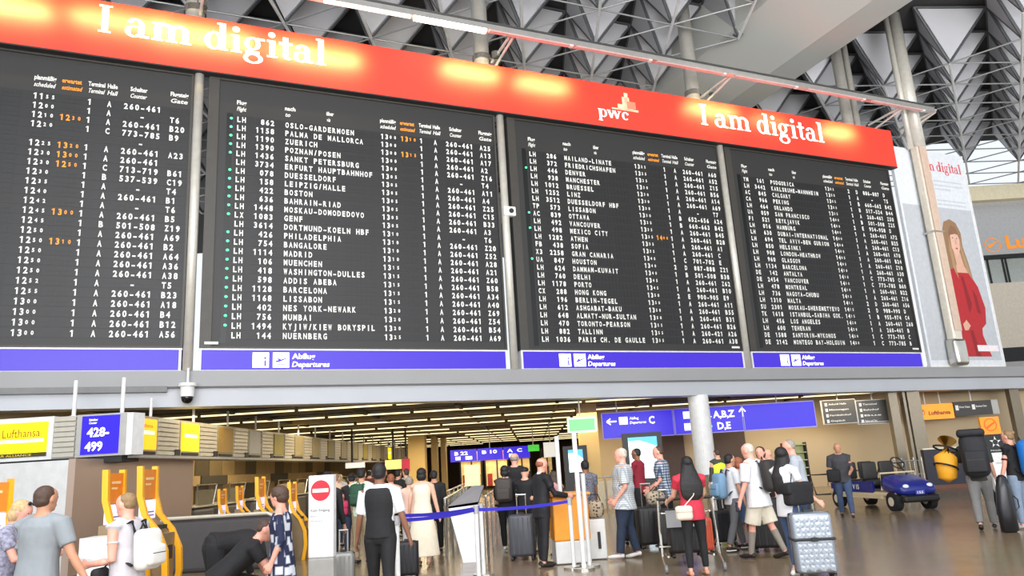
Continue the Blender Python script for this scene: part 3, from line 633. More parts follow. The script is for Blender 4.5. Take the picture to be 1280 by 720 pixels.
# curved corner piece
t_=thing('corner_panel','pale angled corner panel where the sign row turns back','panel',(F(158),YF,ZB))
m=MB(); m.add([Vector(p_) for p_ in ((0,0,0),(.12,.02,0),(.22,.35,0),(.1,.4,0),(0,.0,.93),(.12,.02,.93),(.22,.35,.93),(.1,.4,.93))],[(3,2,1,0),(4,5,6,7),(0,1,5,4),(1,2,6,5),(2,3,7,6),(3,0,4,7)]); m.build('shell',t_,white_paint)
XR=-9.15; cols=[yor,yel,mat('sign_dull_amber',(170,132,50),.5),mat('sign_white_poster',(190,188,180),.5),mat('sign_olive',(150,138,66),.5),mat('sign_tan',(170,156,112),.5)]
seq=[0,1,2,3,4,5,5,4,5,5,4,5,5,1,5,5,4,5]
desc=['amber','bright yellow','dull amber','white','olive','tan']
place=['first','second','third','fourth','fifth','sixth','seventh','eighth','ninth','tenth','eleventh','twelfth','thirteenth','fourteenth','fifteenth','sixteenth','seventeenth','eighteenth']
tanp=mat('sign_box_tan',(178,166,134),.45,.2)
for k in range(18):
    y=17.4+2.4*k
    t_=thing('sign_box','%s sign box of the row over the counters, with %s panel'%(place[k],desc[seq[k]]),'sign',(XR,y,ZB),0,'sign boxes over the check-in counters')
    m=MB(); m.box(-.4,-.02,0,2.36,0,.93); m.build('casing',t_,tanp)
    m=MB(); m.box(-.02,.012,.08,1.08,.14,.86); sp=m.build('sign_panel',t_,cols[seq[k]])
    if seq[k]<2:
        m=MB(); text(m,'Lufthansa',0,0,.09,.62,0,.01); m.v=[(.016,.25+v[0],.66+v[2]) for v in m.v]; m.build('lettering',sp,mat('sign_orange_print',(235,120,10),.5))
        m=MB(); m.box(.012,.018,.2,.95,.5,.58); m.build('light_line',sp,signwhite)
    m=MB(); m.box(-.02,.02,.1,1.05,.03,.1); m.build('dark_strip',t_,offblack)
    for q in range(8):
        m=MB(); m.box(-.02,.03,1.2,2.25,.03+q*.113,.115+q*.113); m.build('slat',t_,slat)
    m=MB(); m.box(-.0,.05,2.02,2.3,.02,.17); m.build('number_plate',t_,offblack)
    m=MB(); m.cyl((-.2,1.15,.93),(-.2,1.15,1.42),.035,8); m.build('hanger_rod',t_,white_paint)
for i,x in enumerate((80,142)):
    t_=thing('hanger_rod','thin white rod holding up the front signs, %s of two'%('left' if i==0 else 'right'),'rod',(F(x),YF+.3,3.32)); m=MB(); m.cyl((0,0,0),(0,0,.85),.045,10); m.build('rod',t_,white_paint); m=MB(); m.cyl((0,0,0),(0,0,.04),.08,10); m.build('base_plate',t_,white_paint)
m=MB(); m.box(XR-.5,XR+.14,17.2,61,ZB-.06,ZB); shelf=m.build('trim_4',None,sgrey,kind='structure')
m=MB(); m.box(-14,-9.15,16.95,17.7,ZB-.14,ZB-.0); m.build('trim_9',None,offblack,kind='structure')  # black box added as painted shade under the front signs
# dome camera under the fascia
c=bw(-9.1,.25,4.12); t_=thing('dome_camera','white dome security camera with black eye hanging under the fascia','camera',c)
m=MB(); m.cyl((0,-.05,.05),(0,-.05,.45),.03,8); m.cyl((0,-.05,-.02),(0,-.05,.06),.22,18); m.build('arm',t_,white_paint)
m=MB(); m.cyl((0,-.05,-.28),(0,-.05,-.02),.17,18); m.build('housing',t_,white_paint,smooth=False)
m=MB(); m.ell((0,-.05,-.3),.15,.15,.16,16,9); m.build('dome',t_,mat('dome_black',(12,12,14),.08),smooth=True)
# ============================================================ COUNTERS, KIOSKS
cgrey=mat('counter_grey',(92,88,84),.45,.1); cedge=mat('counter_edge',(206,198,178),.35,.3)
def checkin(y,label,x0_=-10.9,x1_=-9.9):
    t_=thing('checkin_counter',label,'counter',(x0_,y,0),0,'check-in counters under the sign row')
    m=MB(); m.rbox((.5,.8,.5),1.0,1.5,1.0,.12); m.build('body',t_,cgrey)
    m=MB(); m.rbox((.5,.8,1.03),1.1,1.6,.06,.03); m.build('worktop',t_,cedge)
    m=MB(); m.box(.95,.99,.25,1.35,1.06,1.5); m.build('screen_panel',t_,mat('counter_glass',(170,160,130),.15,.2))
    m=MB(); m.cyl((1,.25,1.06),(1.05,.1,1.65),.022,6); m.cyl((1,1.35,1.06),(1.05,1.5,1.65),.022,6); m.cyl((1.05,.1,1.65),(1.05,1.5,1.65),.022,6); m.build('frame_rail',t_,steel)
for i in range(9): checkin(22.4+i*2.4,'%s grey check-in counter with glass screen, counted back from the front'%place[i])
t_=thing('baggage_counter','large dark grey counter with pale rounded rim beside the bending man','counter',(-7.35,15.2,0))
m=MB(); m.rbox((1.15,.5,.5),2.3,.9,1.02,.1); m.build('body',t_,mat('counter_dark',(72,68,68),.45,.1))
m=MB(); m.tube([(0,.02,1.0),(.05,0,1.04),(2.1,0,1.04),(2.28,.0,.95),(2.32,.0,.7),(2.32,0,.0)],.035,8); m.build('rim',t_,cedge)
m=MB(); m.box(.1,2.2,.1,.9,1.0,1.03); m.build('worktop',t_,cedge)
yk=mat('kiosk_yellow',(250,178,30),.4,0,.03); ko=mat('kiosk_orange_poster',(238,138,40),.45); kw=mat('kiosk_screen',(230,225,245),.3,0,0,emit=(228,222,250),es=.6); kb=mat('kiosk_bronze_body',(150,128,98),.4,.3)
prof=[(.02,1.95),(.0,1.5),(-.08,1.22),(-.28,.98),(-.4,.7),(-.42,.35),(-.36,0)]
def kiosk(loc,rz,sc,label,pedestal=False):
    t_=thing('checkin_kiosk',label,'kiosk',loc,rz,'yellow self check-in kiosks'); t_.scale=(sc,sc,sc)
    for sx_ in (-.27,.27):
        m=MB()
        for i in range(len(prof)-1):
            (y0,z0),(y1,z1)=prof[i],prof[i+1]
            m.add([Vector(v) for v in ((sx_-.035,y0-.04,z0),(sx_+.035,y0-.04,z0),(sx_+.035,y0+.045,z0),(sx_-.035,y0+.045,z0),(sx_-.035,y1-.04,z1),(sx_+.035,y1-.04,z1),(sx_+.035,y1+.045,z1),(sx_-.035,y1+.045,z1))],[(0,1,2,3),(7,6,5,4),(4,5,1,0),(5,6,2,1),(6,7,3,2),(7,4,0,3)])
        m.build('side_rail',t_,yk)
    m=MB(); m.box(-.235,.235,-.01,.05,1.46,1.9); pn=m.build('poster_panel',t_,ko)
    m=MB(); rect(m,-.15,.15,1.74,1.78,-.014); rect(m,-.15,.05,1.66,1.69,-.014); m.build('printed_lines',pn,mat('kiosk_print',(255,214,150),.5))
    m=MB(); m.box(-.22,.22,-.03,.04,1.16,1.44); pn=m.build('screen',t_,kw)
    m=MB(); 
    for z in (1.2,1.25): rect(m,-.16,.16,z,z+.02,-.034)
    m.build('screen_lines',pn,mat('kiosk_screen_print',(120,120,170),.5))
    m=MB()
    m.add([Vector(v) for v in ((-.235,-.02,1.15),(.235,-.02,1.15),(.235,-.26,.93),(-.235,-.26,.93),(-.235,.1,1.15),(.235,.1,1.15),(.235,.1,.93),(-.235,.1,.93))],[(0,3,2,1),(4,5,6,7),(0,1,5,4),(3,7,6,2),(1,2,6,5),(0,4,7,3)])
    m.box(-.235,.235,-.34,.12,0,.93); m.build('body',t_,kb)
    m=MB(); m.box(-.12,.12,-.36,-.34,.55,.75); m.build('slot_plate',t_,offblack)
    m=MB(); m.box(-.1,.1,-.27,-.13,1.0,1.06); m.build('keypad',t_,offblack)
    if pedestal: m=MB(); m.box(-.75,-.32,-.5,.1,0,1.02); m.build('side_pedestal',t_,white_paint)
    return t_
kiosk((-6.33,11.6,0),R(94),1.0,'yellow kiosk with orange poster left of the woman with the white rucksack',True)
kiosk((-6.12,12.2,0),R(94),1.02,'yellow kiosk directly behind the woman with the white rucksack')
kiosk((xat(4,11.4,1.3)-.22,11.4,0),R(60),.98,'yellow kiosk cut by the left edge of the picture')
kiosk((xat(278,19.5),19.5,0),R(92),.78,'yellow kiosk just above the bending man in black')
kiosk((xat(326,17.6),17.6,0),R(92),.9,'tall yellow kiosk left of the woman in the patterned dress')
kiosk((xat(366,16.8),16.8,0),R(92),.82,'yellow kiosk behind the patterned dress')
kiosk((xat(300,22),22,0),R(92),.8,'farthest small yellow kiosk among the counters')
# ============================================================ HANGING SIGNS
def hang(t_,x,z0,z1,y=0): m=MB(); m.cyl((x,y,z0),(x,y,z1),.025,8); m.build('hanger_rod',t_,white_paint)
Y=29.2
# blue direction sign in three panels
xa,xb,zb,zt=px_quad(753,512,1019,540,Y); zb,zt=zat(885,541,Y),zat(885,509,Y)
t_=thing('direction_sign','long blue hanging direction sign with arrows, C, A,B,Z and D,E','sign',(xa,Y,zb)); W=xb-xa; H=zt-zb
for i,(u0_,u1_) in enumerate(((0,.335),(.34,.66),(.665,1))):
    m=MB(); m.box(W*u0_,W*u1_,0,.15,0,H); m.build('sign_panel',t_,signblue)
    m=MB(); a_,b_=W*u0_,W*u1_; m.box(a_,b_,-.02,0,-.02,.015); m.box(a_,b_,-.02,0,H-.015,H+.02); m.box(a_-.01,a_+.02,-.02,0,0,H); m.box(b_-.02,b_+.01,-.02,0,0,H); m.build('panel_rim',t_,mat('sign_rim_lilac',(170,160,225),.4))
m=MB(); y=-.012
seg(m,.18,H*.66,.55,H*.66,.06,y); seg(m,.18,H*.66,.33,H*.78,.05,y); seg(m,.18,H*.66,.33,H*.54,.05,y)
rect(m,.65,.98,H*.52,H*.82,y); text(m,'Abflug',1.05,H*.7,.1,.35,y,.02); text(m,'Departures',1.05,H*.53,.1,.62,y,.02,.2); text(m,'C',1.78,H*.5,.28,.22,y,.03)
rect(m,W*.34+.35,W*.34+.6,H*.6,H*.88,y); rect(m,W*.34+.35,W*.34+.6,H*.14,H*.42,y); seg(m,W*.34+1.2,H*.62,W*.34+1.42,H*.62,.04,y)
text(m,'A,B,Z',W*.34+1.48,H*.57,.26,.82,y,.03); text(m,'D,E',W*.34+1.6,H*.12,.26,.5,y,.03)
x=W*.34+2.6; seg(m,x,H*.55,x,H*.9,.05,y); seg(m,x,H*.9,x-.12,H*.74,.05,y); seg(m,x,H*.9,x+.12,H*.74,.05,y); m.build('lettering',t_,signwhite)
m=MB(); disc(m,W*.34+1.35,H*.25,.06,-.012); m.build('lettering',t_,mat('sign_cyan_dot',(90,220,255),.4,emit=(90,220,255),es=.7))
for x in (.6,W*.5,W*.83): hang(t_,x,H,3.95-zb,.07)
# green emergency sign
Y=25.3; xa,xb,zb,zt=px_quad(709,521,746,541,Y)
t_=thing('emergency_sign','pale green glowing exit sign hanging above the slim white posts','sign',(xa,Y,zb)); W=xb-xa;H=zt-zb
m=MB(); m.rbox((W/2,.06,H/2),W,.12,H,.05); m.build('housing',t_,mat('sign_glow_white',(225,250,225),.4,emit=(225,255,225),es=.5))
m=MB(); m.box(.07,W-.07,-.012,0,.07,H-.07); m.build('sign_panel',t_,mat('green_lit',(110,225,120),.4,0,0,emit=(100,222,115),es=.75)); hang(t_,W*.45,H,3.9-zb,.06)
# dark grey boards right of the blue sign
Y=31.2
for i,(x0p,x1p,lb) in enumerate(((1029,1070,'left'),(1072,1114,'right'))):
    xa,xb,zb,zt=px_quad(x0p,500,x1p,529,Y)
    t_=thing('information_sign','dark grey hanging information sign with white lines, %s of the pair'%lb,'sign',(xa,Y,zb),0,'grey information signs right of the blue sign'); W=xb-xa;H=zt-zb
    m=MB(); m.box(0,W,0,.12,0,H); m.build('sign_panel',t_,mat('info_grey',(84,82,78),.5)); m=MB(); m.box(-.02,W+.02,.01,.13,-.02,H+.02); m.build('panel_rim',t_,white_paint)
    m=MB()
    for q in range(4):
        z=H*(.8-.24*q)
        if i==1 and q==3: rect(m,.05,W-.05,z-.03,z-.01,-.01)
        rect(m,.1,.2,z-.04,z+.09,-.01); text(m,('Ankunft Halle','Mietwagen','Fernbahnhof','Gepäck')[q] if i==0 else ('Terminal','Bahnhof','Bus','Parken und Taxi')[q],.25,z,.07,W*(.6,.66,.72,.5)[q]*(.9 if i==0 else .7),-.01,.02)
    m.build('lettering',t_,flapwhite); hang(t_,W/2,H,3.9-zb,.06)
# airline sign on the right with dark continuation
Y=33; xa,xb,zb,zt=px_quad(1145,505,1192,524,Y)
t_=thing('airline_sign','orange hanging airline sign above the golf cart front','sign',(xa,Y,zb),0); W=xb-xa;H=zt-zb
m=MB(); m.box(0,W,0,.15,0,H); m.build('sign_panel',t_,mat('orange_lit',(250,150,20),.4,emit=(255,152,20),es=.5))
m=MB(); text(m,'Lufthansa',W*.33,H*.3,.17,W*.58,-.01,.03); m.build('lettering',t_,mat('sign_brown_print2',(120,50,30),.5))
m=MB(); arc(m,W*.15,H*.5,.13,.13,.02,.02,0,360,-.01,18); seg(m,W*.15-.09,H*.42,W*.15+.08,H*.6,.04,-.01); m.build('logo_mark',t_,mat('sign_brown_print2',(120,50,30),.5))
for x in (W*.3,W*.7): hang(t_,x,H,3.9-zb,.07)
xa,xb,zb,zt=px_quad(1193,501,1240,519,Y)
t_=thing('information_sign','dark sign with two white text blocks right of the orange airline sign','sign',(xa,Y,zb)); W=xb-xa;H=zt-zb
m=MB(); m.box(0,W,0,.15,0,H); m.build('sign_panel',t_,mat('info_dark',(62,58,54),.5)); m=MB()
for x,s_ in ((.05,'First Class'),(.75,'Business Class')):
    rect(m,x,x+.13,H*.4,H*.75,-.01); text(m,s_,x+.17,H*.55,.08,.45,-.01,.02)
m.build('lettering',t_,flapwhite); m=MB(); m.box(W,W+.28,.0,.15,0,H); m.build('end_cap',t_,sgrey); hang(t_,W*.5,H,3.9-zb,.07)
# far blue sign
Y=46; xa,xb,zb,zt=px_quad(563,560,662,575,Y)
t_=thing('direction_sign','far blue hanging sign at the end of the low hall','sign',(xa,Y,zb)); W=xb-xa;H=zt-zb
for u0_,u1_ in ((0,.33),(.34,.66),(.67,1)): m=MB(); m.box(W*u0_,W*u1_,0,.15,0,H); m.build('sign_panel',t_,signblue)
m=MB()
for x,s_,w_ in ((.25,'B 22',.8),(1.9,'B 10',.9),(3.4,'A  C',.9)):
    text(m,s_,x,H*.55,.2,w_,-.01,.03)
rect(m,.3,.6,.1,.3,-.01); rect(m,.9,1.3,.1,.3,-.01); rect(m,3.5,3.9,.1,.3,-.01); m.build('lettering',t_,signwhite); hang(t_,W/2,H,3.9-zb,.07)
xa,xb,zb,zt=px_quad(660,556,674,564,44)
t_=thing('emergency_sign','small far green exit sign beside the far blue sign','sign',(xa,44,zb)); m=MB(); m.box(0,xb-xa,0,.1,0,zt-zb); m.build('sign_panel',t_,mat('green_far',(70,200,60),.4,emit=(70,205,60),es=.6)); hang(t_,.3,zt-zb,3.9-zb,.05)
# ============================================================ SCREENS, SHELVES, SHOPS
scr=mat('display_glow',(235,250,255),.3,0,0,emit=(232,250,255),es=1.0); scb=mat('display_cyan',(60,170,220),.3,0,0,emit=(60,175,225),es=.8)
def screen(x0p,x1p,y0p,y1p,Y,label):
    xa,xb,zb,zt=px_quad(x0p,y0p,x1p,y1p,Y); W=xb-xa;H=zt-zb
    t_=thing('display_screen',label,'screen',(xa,Y,0)); m=MB(); m.box(-.18,W+.18,.02,.35,0,zt+.15); m.build('housing',t_,black)
    m=MB(); m.box(0,W,-.01,.02,zb,zt); m.build('screen',t_,scr)
    m=MB(); m.box(0,W,-.015,-.01,zt-.12,zt); m.add([(W*.4,-.015,zt-.12),(W,-.015,zt-.12),(W,-.015,zt-.35),(W*.75,-.015,zt-.25)],[(0,1,2,3)]); m.build('screen_picture',t_,scb)
screen(787,823,546,598,27.4,'tall glowing display panel in a black stand behind the plaid shirt man')
screen(711,729,562,590,30,'small glowing display between the slim white posts')
xa,xb,zb,zt=px_quad(984,553,1012,625,31)
t_=thing('brochure_rack','pale green rack with shelves behind the grey T-shirt man','rack',(xa,31,0)); H=zat(998,553,31)
m=MB(); m.box(0,xb-xa,.3,.35,0,H); m.build('back_panel',t_,mat('rack_green',(176,180,120),.5))
for q in range(6): m=MB(); m.box(0,xb-xa,0,.3,.3+q*.3,.34+q*.3); m.build('shelf',t_,mat('rack_green',(176,180,120),.5))
for x in (0,xb-xa): m=MB(); m.box(x-.02,x+.02,0,.35,0,H); m.build('side_panel',t_,offblack)
# shallow dark wall niches / doorways on the beige wall
for x0p,x1p,lb in ((828,858,'left'),(893,935,'right')):
    xa,xb=xat(x0p,34.4),xat(x1p,34.4); m=MB(); m.box(xa,xb,34.38,34.48,0,2.9); m.build('door_1' if lb=='left' else 'door_2',None,mat('dark_doorway',(74,58,48),.6),kind='structure')
xa,xb=xat(1040,34.4),xat(1062,34.4)
# glazed posts right of the cart
for i,(xp,wd) in enumerate(((1124,.34),(1138,.1),(1150,.5))):
    x=xat(xp,30.6,2); m=MB(); m.box(x-wd/2,x+wd/2,30.6,30.9,0,3.9); m.build('trim_%d'%(5+i),None,mat('post_metal',(128,118,100),.35,.4),kind='structure')
x=xat(1265,33,2); m=MB(); m.box(x+.2,x+.6,33,33.3,0,3.92); m.build('trim_8',None,mat('post_metal',(128,118,100),.35,.4),kind='structure')
# dark half-height screen wall
xa,xb=xat(1156,28,1),xat(1206,28,1); t_=thing('partition_screen','dark blue half-height partition behind the orange airline sign','partition',(xa,28,0))
m=MB(); m.box(0,xb-xa,0,.2,.12,1.38); m.build('panel',t_,mat('partition_navy',(30,30,44),.5)); m=MB(); m.box(-.02,xb-xa+.02,-.03,.23,1.36,1.41); m.build('cap_rail',t_,cedge); m=MB(); m.box(0,xb-xa,-.02,.22,0,.12); m.build('plinth',t_,mat('plinth_brown',(110,66,46),.5))
x=xat(1150,28.4,1.9)
# airline stand: orange board over alliance board over white podium
Y=18.5; xa,xb,zb,zt=px_quad(1226,521,1250,543,Y)
t_=thing('airline_stand','airline stand with orange wheel board, black star board and white podium','stand',(xa,Y,0)); W=xb-xa
z1_,z2_,z3_,z4_=zat(1238,521,Y),zat(1238,543,Y),zat(1241,566,Y),0
m=MB(); m.box(0,W,0,.08,z2_,z1_); m.build('orange_board',t_,orange); m=MB(); arc(m,W/2,(z1_+z2_)/2+.02,.15,.15,.02,.02,0,360,-.01,22); seg(m,W/2-.1,(z1_+z2_)/2-.05,W/2+.1,(z1_+z2_)/2+.07,.04,-.01); m.build('logo_mark',t_,mat('logo_redorange',(225,95,10),.5))
m=MB(); m.box(.02,W+.06,-.005,.07,z3_,z2_); m.build('black_board',t_,black)
m=MB(); cx_,cz_=W/2+.03,(z2_+z3_)/2+.03
for q in range(5):
    a=R(90+72*q); m.add([(cx_+.14*math.cos(a),-.012,cz_+.14*math.sin(a)),(cx_+.05*math.cos(a+R(30)),-.012,cz_+.05*math.sin(a+R(30))),(cx_+.07*math.cos(a+R(5)),-.012,cz_+.07*math.sin(a+R(5))),(cx_+.06*math.cos(a-R(36)),-.012,cz_+.06*math.sin(a-R(36)))],[(0,1,2,3)])
m.build('star_mark',t_,white_paint); m=MB(); text(m,'STAR ALLIANCE',cx_-.15,z3_+.04,.03,.3,-.012,.01); m.build('lettering',t_,white_paint)
m=MB(); m.box(0,W+.12,-.1,.35,0,z3_); m.build('podium',t_,white_paint); m=MB(); text(m,'check-in',.12,z3_-.25,.04,.25,-.11,.01); m.build('lettering',t_,mat('podium_print',(150,150,150),.5))
# back of the hall: little shops
for i,(x0p,x1p,rgb,lb) in enumerate(((575,603,(196,160,100),'tan'),(606,636,(206,110,70),'salmon'),(640,664,(120,80,60),'brown'),(676,692,(60,54,50),'dark'))):
    Y=58+i; xa,xb=xat(x0p,Y),xat(x1p,Y); t_=thing('shop_front','small %s shop front at the far end of the low hall'%lb,'shop',(xa,Y,0)); W=xb-xa
    m=MB(); m.box(0,W,0,.3,2.2,2.9); m.build('shop_band',t_,mat('shop_'+lb,rgb,.5)); m=MB(); m.box(.1,W-.1,.1,.2,.3,2.2); m.build('window',t_,mat('shop_window',(240,205,140),.3,0,.3,3,emit=(255,205,130),es=.35)); 
    for x in (0,W*.5,W-.1): m=MB(); m.box(x,x+.1,0,.3,0,2.2); m.build('mullion',t_,offblack)
    for q in range(3): m=MB(); m.box(.2+q*W*.3,.2+q*W*.3+W*.2,.02,.1,.3,1.2+.3*(q%2)); m.build('display_stand',t_,mat('shop_goods%d'%q,((180,60,50),(235,225,200),(70,60,60))[q],.6))
t_=thing('lit_sign','small white glowing sign far back right of the green sign','sign',(xat(690,40),40,0)); m=MB(); m.box(-.35,.35,0,.1,2.0,2.75); m.build('sign_panel',t_,mat('pale_lit',(240,238,230),.4,emit=(240,238,230),es=.6)); m=MB(); m.cyl((0,.05,2.75),(0,.05,3.93),.03,6); m.build('hanger_rod',t_,white_paint)
t_=thing('poster_light','bright yellow lit sign far back beside the row of counters','sign',(xat(492,38),38,0)); m=MB(); m.box(-.4,.4,0,.1,1.85,2.3); m.build('sign_panel',t_,mat('pale_yellow_lit',(250,226,130),.4,emit=(255,230,130),es=.9)); m=MB(); m.box(-.04,.04,.02,.08,2.3,3.93); m.build('hanger_rod',t_,offblack)
t_=thing('poster_light','bright white lit sign far back behind the queue','sign',(xat(440,36),36,0)); m=MB(); m.box(-.3,.6,0,.1,2.0,2.25); m.build('sign_panel',t_,mat('pale_lit',(240,238,230),.4,emit=(240,238,230),es=.6)); m=MB(); m.box(-.04,.04,.02,.08,2.2,3.93); m.build('hanger_rod',t_,offblack)
t_=thing('poster_light','red lit panel far back left of the stone pillar','sign',(xat(508,37),37,0)); m=MB(); m.box(-.18,.18,0,.1,1.7,2.3); m.build('sign_panel',t_,mat('red_lit',(200,40,60),.4,emit=(220,40,70),es=.5)); m=MB(); m.box(-.04,.04,.02,.08,2.4,3.93); m.build('hanger_rod',t_,offblack)
# ============================================================ TOTEM, DESK, POSTS, BELTS
Y=10.4; xa,xb,zb,zt=px_quad(385,594,417,720,Y)
t_=thing('no_entry_totem','white upright totem with a red no-entry disc','sign',(xa,Y,0),R(-4)); W=.345; zt=zat(400,594,Y)
m=MB(); m.rbox((W/2,.07,.62+(zt-.62)/2),W,.14,zt-.62,.02); m.build('upper_body',t_,mat('totem_white',(236,236,236),.4)); m=MB(); m.rbox((W/2,.07,.31),W,.14,.62,.02); m.build('lower_body',t_,mat('totem_grey',(176,174,168),.5)); m=MB(); m.box(-.08,W+.08,-.1,.24,0,.03); m.build('base_plate',t_,steel)
m=MB(); disc(m,W/2,zt-.2,.135,-.004,32); m.build('red_disc',t_,mat('disc_red',(205,30,50),.5)); m=MB(); rect(m,W/2-.11,W/2+.11,zt-.225,zt-.175,-.007); m.build('white_bar',t_,white_paint)
m=MB(); text(m,'Kein Eingang',.04,zt-.47,.035,.26,-.004,.02); text(m,'Bitte',.04,zt-.54,.025,.08,-.004,.0); text(m,'No entrance',.04,zt-.6,.025,.16,-.004,.0); m.build('lettering',t_,mat('totem_print',(130,130,130),.5))
# orange service desk
Y=13.3; t_=thing('service_desk','orange fronted standing desk with white foot beside the man in the black suit','desk',(xat(693,Y,.6),Y,0),R(6))
m=MB(); m.rbox((.3,.3,.74),.62,.6,.74,.03); m.build('orange_front',t_,mat('desk_orange',(246,160,44),.45)); m=MB(); m.rbox((.3,.3,.19),.6,.58,.36,.02); m.build('white_foot',t_,white_paint); m=MB(); m.rbox((.3,.28,1.13),.7,.7,.05,.02); m.build('desk_top',t_,mat('desk_top_orange',(226,150,60),.4))
# waste bin
t_=thing('waste_bin','white waste bin with a dark vertical slot right of the slim posts','bin',(xat(747,13.6,.5),13.7,0))
m=MB(); m.rbox((0,.2,.34),.3,.36,.66,.02); m.build('body',t_,white_paint); m=MB(); m.box(-.0,.05,.0,.03,.18,.46); m.build('slot',t_,offblack); m=MB(); m.box(-.13,.13,.04,.36,0,.03); m.build('plinth',t_,offblack)
t_=thing('counter_card','small leopard-patterned bag lying on the white bin','bag',(xat(746,13.6,.8),13.8,.68)); m=MB(); m.rbox((0,.08,.15),.3,.22,.3,.1); m.build('bag_body',t_,checkmat('leopard',(70,60,48),(180,165,140),18,'spots'),smooth=True); m=MB(); m.tube([(-.1,.08,.28),(-.06,.08,.4),(.06,.08,.4),(.1,.08,.28)],.012,6); m.build('handle',t_,offblack)
# sloped white counter end and glass balustrades
t_=thing('sloped_counter','white counter with slanted end standing between the glass barriers','counter',(xat(583,14.4,.5),14.4,0))
m=MB(); m.prism([(-.32,1.0),(.24,1.05),(.22,0),(-.08,0)],0,.35); m.build('body',t_,mat('counter_white',(236,236,240),.35)); m=MB(); m.add([Vector(p_) for p_ in ((-.32,0,1.0),(.24,0,1.05),(.24,1.8,1.3),(-.0,1.8,1.3),(-.32,0,.96),(.24,0,1.0),(.24,1.8,1.26),(0,1.8,1.26))],[(0,1,2,3),(7,6,5,4),(0,4,5,1),(1,5,6,2),(2,6,7,3),(3,7,4,0)]); m.build('sloping_top',t_,mat('counter_top_grey',(150,150,152),.4))
m=MB(); m.box(-.1,.22,.35,1.75,0,.95); m.build('side_body',t_,mat('counter_side',(196,180,150),.4))
t_=thing('lamp_box','small glowing yellow box on the far end of the sloped counter','lamp',(xat(590,21,1.5),21,0)); m=MB(); m.box(-.2,.2,0,.3,1.2,1.75); m.build('lit_box',t_,mat('lamp_box_lit',(255,226,140),.4,emit=(255,228,140),es=.7)); m=MB(); m.box(-.12,.12,.05,.25,0,1.2); m.build('stand',t_,offblack)
def balustrade(pts,label,n):
    t_=thing('glass_barrier',label,'barrier',(pts[0][0],pts[0][1],0),0)
    o_=Vector((pts[0][0],pts[0][1],0)); e_=Vector((pts[1][0],pts[1][1],0))-o_; dd=e_/n; s_=e_.normalized(); nn=Vector((s_.y,-s_.x,0))*.012
    for i in range(n+1): m=MB(); m.cyl(dd*i,dd*i+Vector((0,0,1.12)),.025,8); m.build('post',t_,steel)
    for i in range(n):
        a_=dd*i+s_*.05;b_=dd*(i+1)-s_*.05; m=MB(); m.hull2([a_-nn+Vector((0,0,.1)),b_-nn+Vector((0,0,.1)),b_-nn+Vector((0,0,1.0)),a_-nn+Vector((0,0,1.0))],[a_+nn+Vector((0,0,.1)),b_+nn+Vector((0,0,.1)),b_+nn+Vector((0,0,1.0)),a_+nn+Vector((0,0,1.0))]); m.build('glass_panel',t_,glass)
    m=MB(); m.cyl(Vector((0,0,1.12)),e_+Vector((0,0,1.12)),.025,8); m.build('hand_rail',t_,steel)
balustrade(((xat(536,15.5),15.5),(xat(583,30),30)),'glass barrier with steel posts left of the sloped white counter',8)
balustrade(((xat(556,15.0),15.0),(xat(590,30),30)),'second glass barrier directly left of the sloped counter',8)
balustrade(((xat(607,15.0),15.0),(xat(638,34),34)),'glass barrier with steel posts right of the sloped white counter',10)
balustrade(((xat(742,26),26),(xat(770,26),26)),'short glass barrier at the right stone pillar',2)
# tall slim posts
for i,(xp,yp,Y,ztop,r_,lb) in enumerate(((738,712,12.6,None,.038,'tallest slim white post under the green exit sign'),(701,0,14.2,None,.04,'slim white post behind the girl at the orange desk'),(729,0,12.9,None,.035,'short slim post right of the tallest white post'))):
    top={0:zat(718,541,12.6),1:zat(702,545,14.2),2:zat(727,592,12.9)}[i]
    px=(724,701,731)[i]; t_=thing('slim_post',lb,'post',(xat(px,Y,1),Y,0),0,'slim white gate posts'); m=MB(); m.cyl((0,0,0),(0,0,top),r_,12); m.build('pole',t_,white_paint,smooth=False); m=MB(); m.cyl((0,0,0),(0,0,.03),.17 if i!=1 else .1,20); m.build('base_plate',t_,steel)
belt=mat('belt_blue',(48,40,180),.6)
def bpost(px,Y,label,h=1.1):
    t_=thing('belt_post',label,'post',(xat(px,Y,.5),Y,0),0,'white posts of the blue belt barrier'); m=MB(); m.cyl((0,0,.02),(0,0,h),.033,12); m.build('pole',t_,white_paint); m=MB(); m.cyl((0,0,0),(0,0,.03),.17,20); m.build('base_plate',t_,steel); m=MB(); m.cyl((0,0,h-.12),(0,0,h),.042,12); m.build('belt_head',t_,sgrey); return Vector((t_.location.x,Y,h-.06))
p1=bpost(597,11.9,'white belt post in front of the sloped white counter'); p2=bpost(715,12.8,'white belt post at the front of the orange desk'); p0_=bpost(497,10.4,'white belt post hidden mostly behind the waistcoat man'); p3=bpost(603,12.6,'white belt post just behind the one at the sloped counter')
def bband(a,b,label,sag=.03):
    t_=thing('barrier_belt',label,'belt',a); m=MB(); n=10; L=b-a; nn=Vector((-L.y,L.x,0)).normalized()*.004; r1=[];r2=[]
    for i in range(n+1):
        u=i/n; p=L*u-Vector((0,0,sag*4*u*(1-u))); 
        r1.append(p)
    vs=[];fs=[]
    for p in r1: vs+=[p+nn-Vector((0,0,.024)),p+nn+Vector((0,0,.024)),p-nn+Vector((0,0,.024)),p-nn-Vector((0,0,.024))]
    for i in range(n):
        for k in range(4): fs.append((i*4+k,i*4+(k+1)%4,(i+1)*4+(k+1)%4,(i+1)*4+k))
    m.add(vs,fs); m.build('webbing',t_,belt); m=MB(); m.box(-.03,.03,-.03,.03,-.045,.045); m.build('buckle',t_,mat('buckle_blue',(60,56,190),.4))
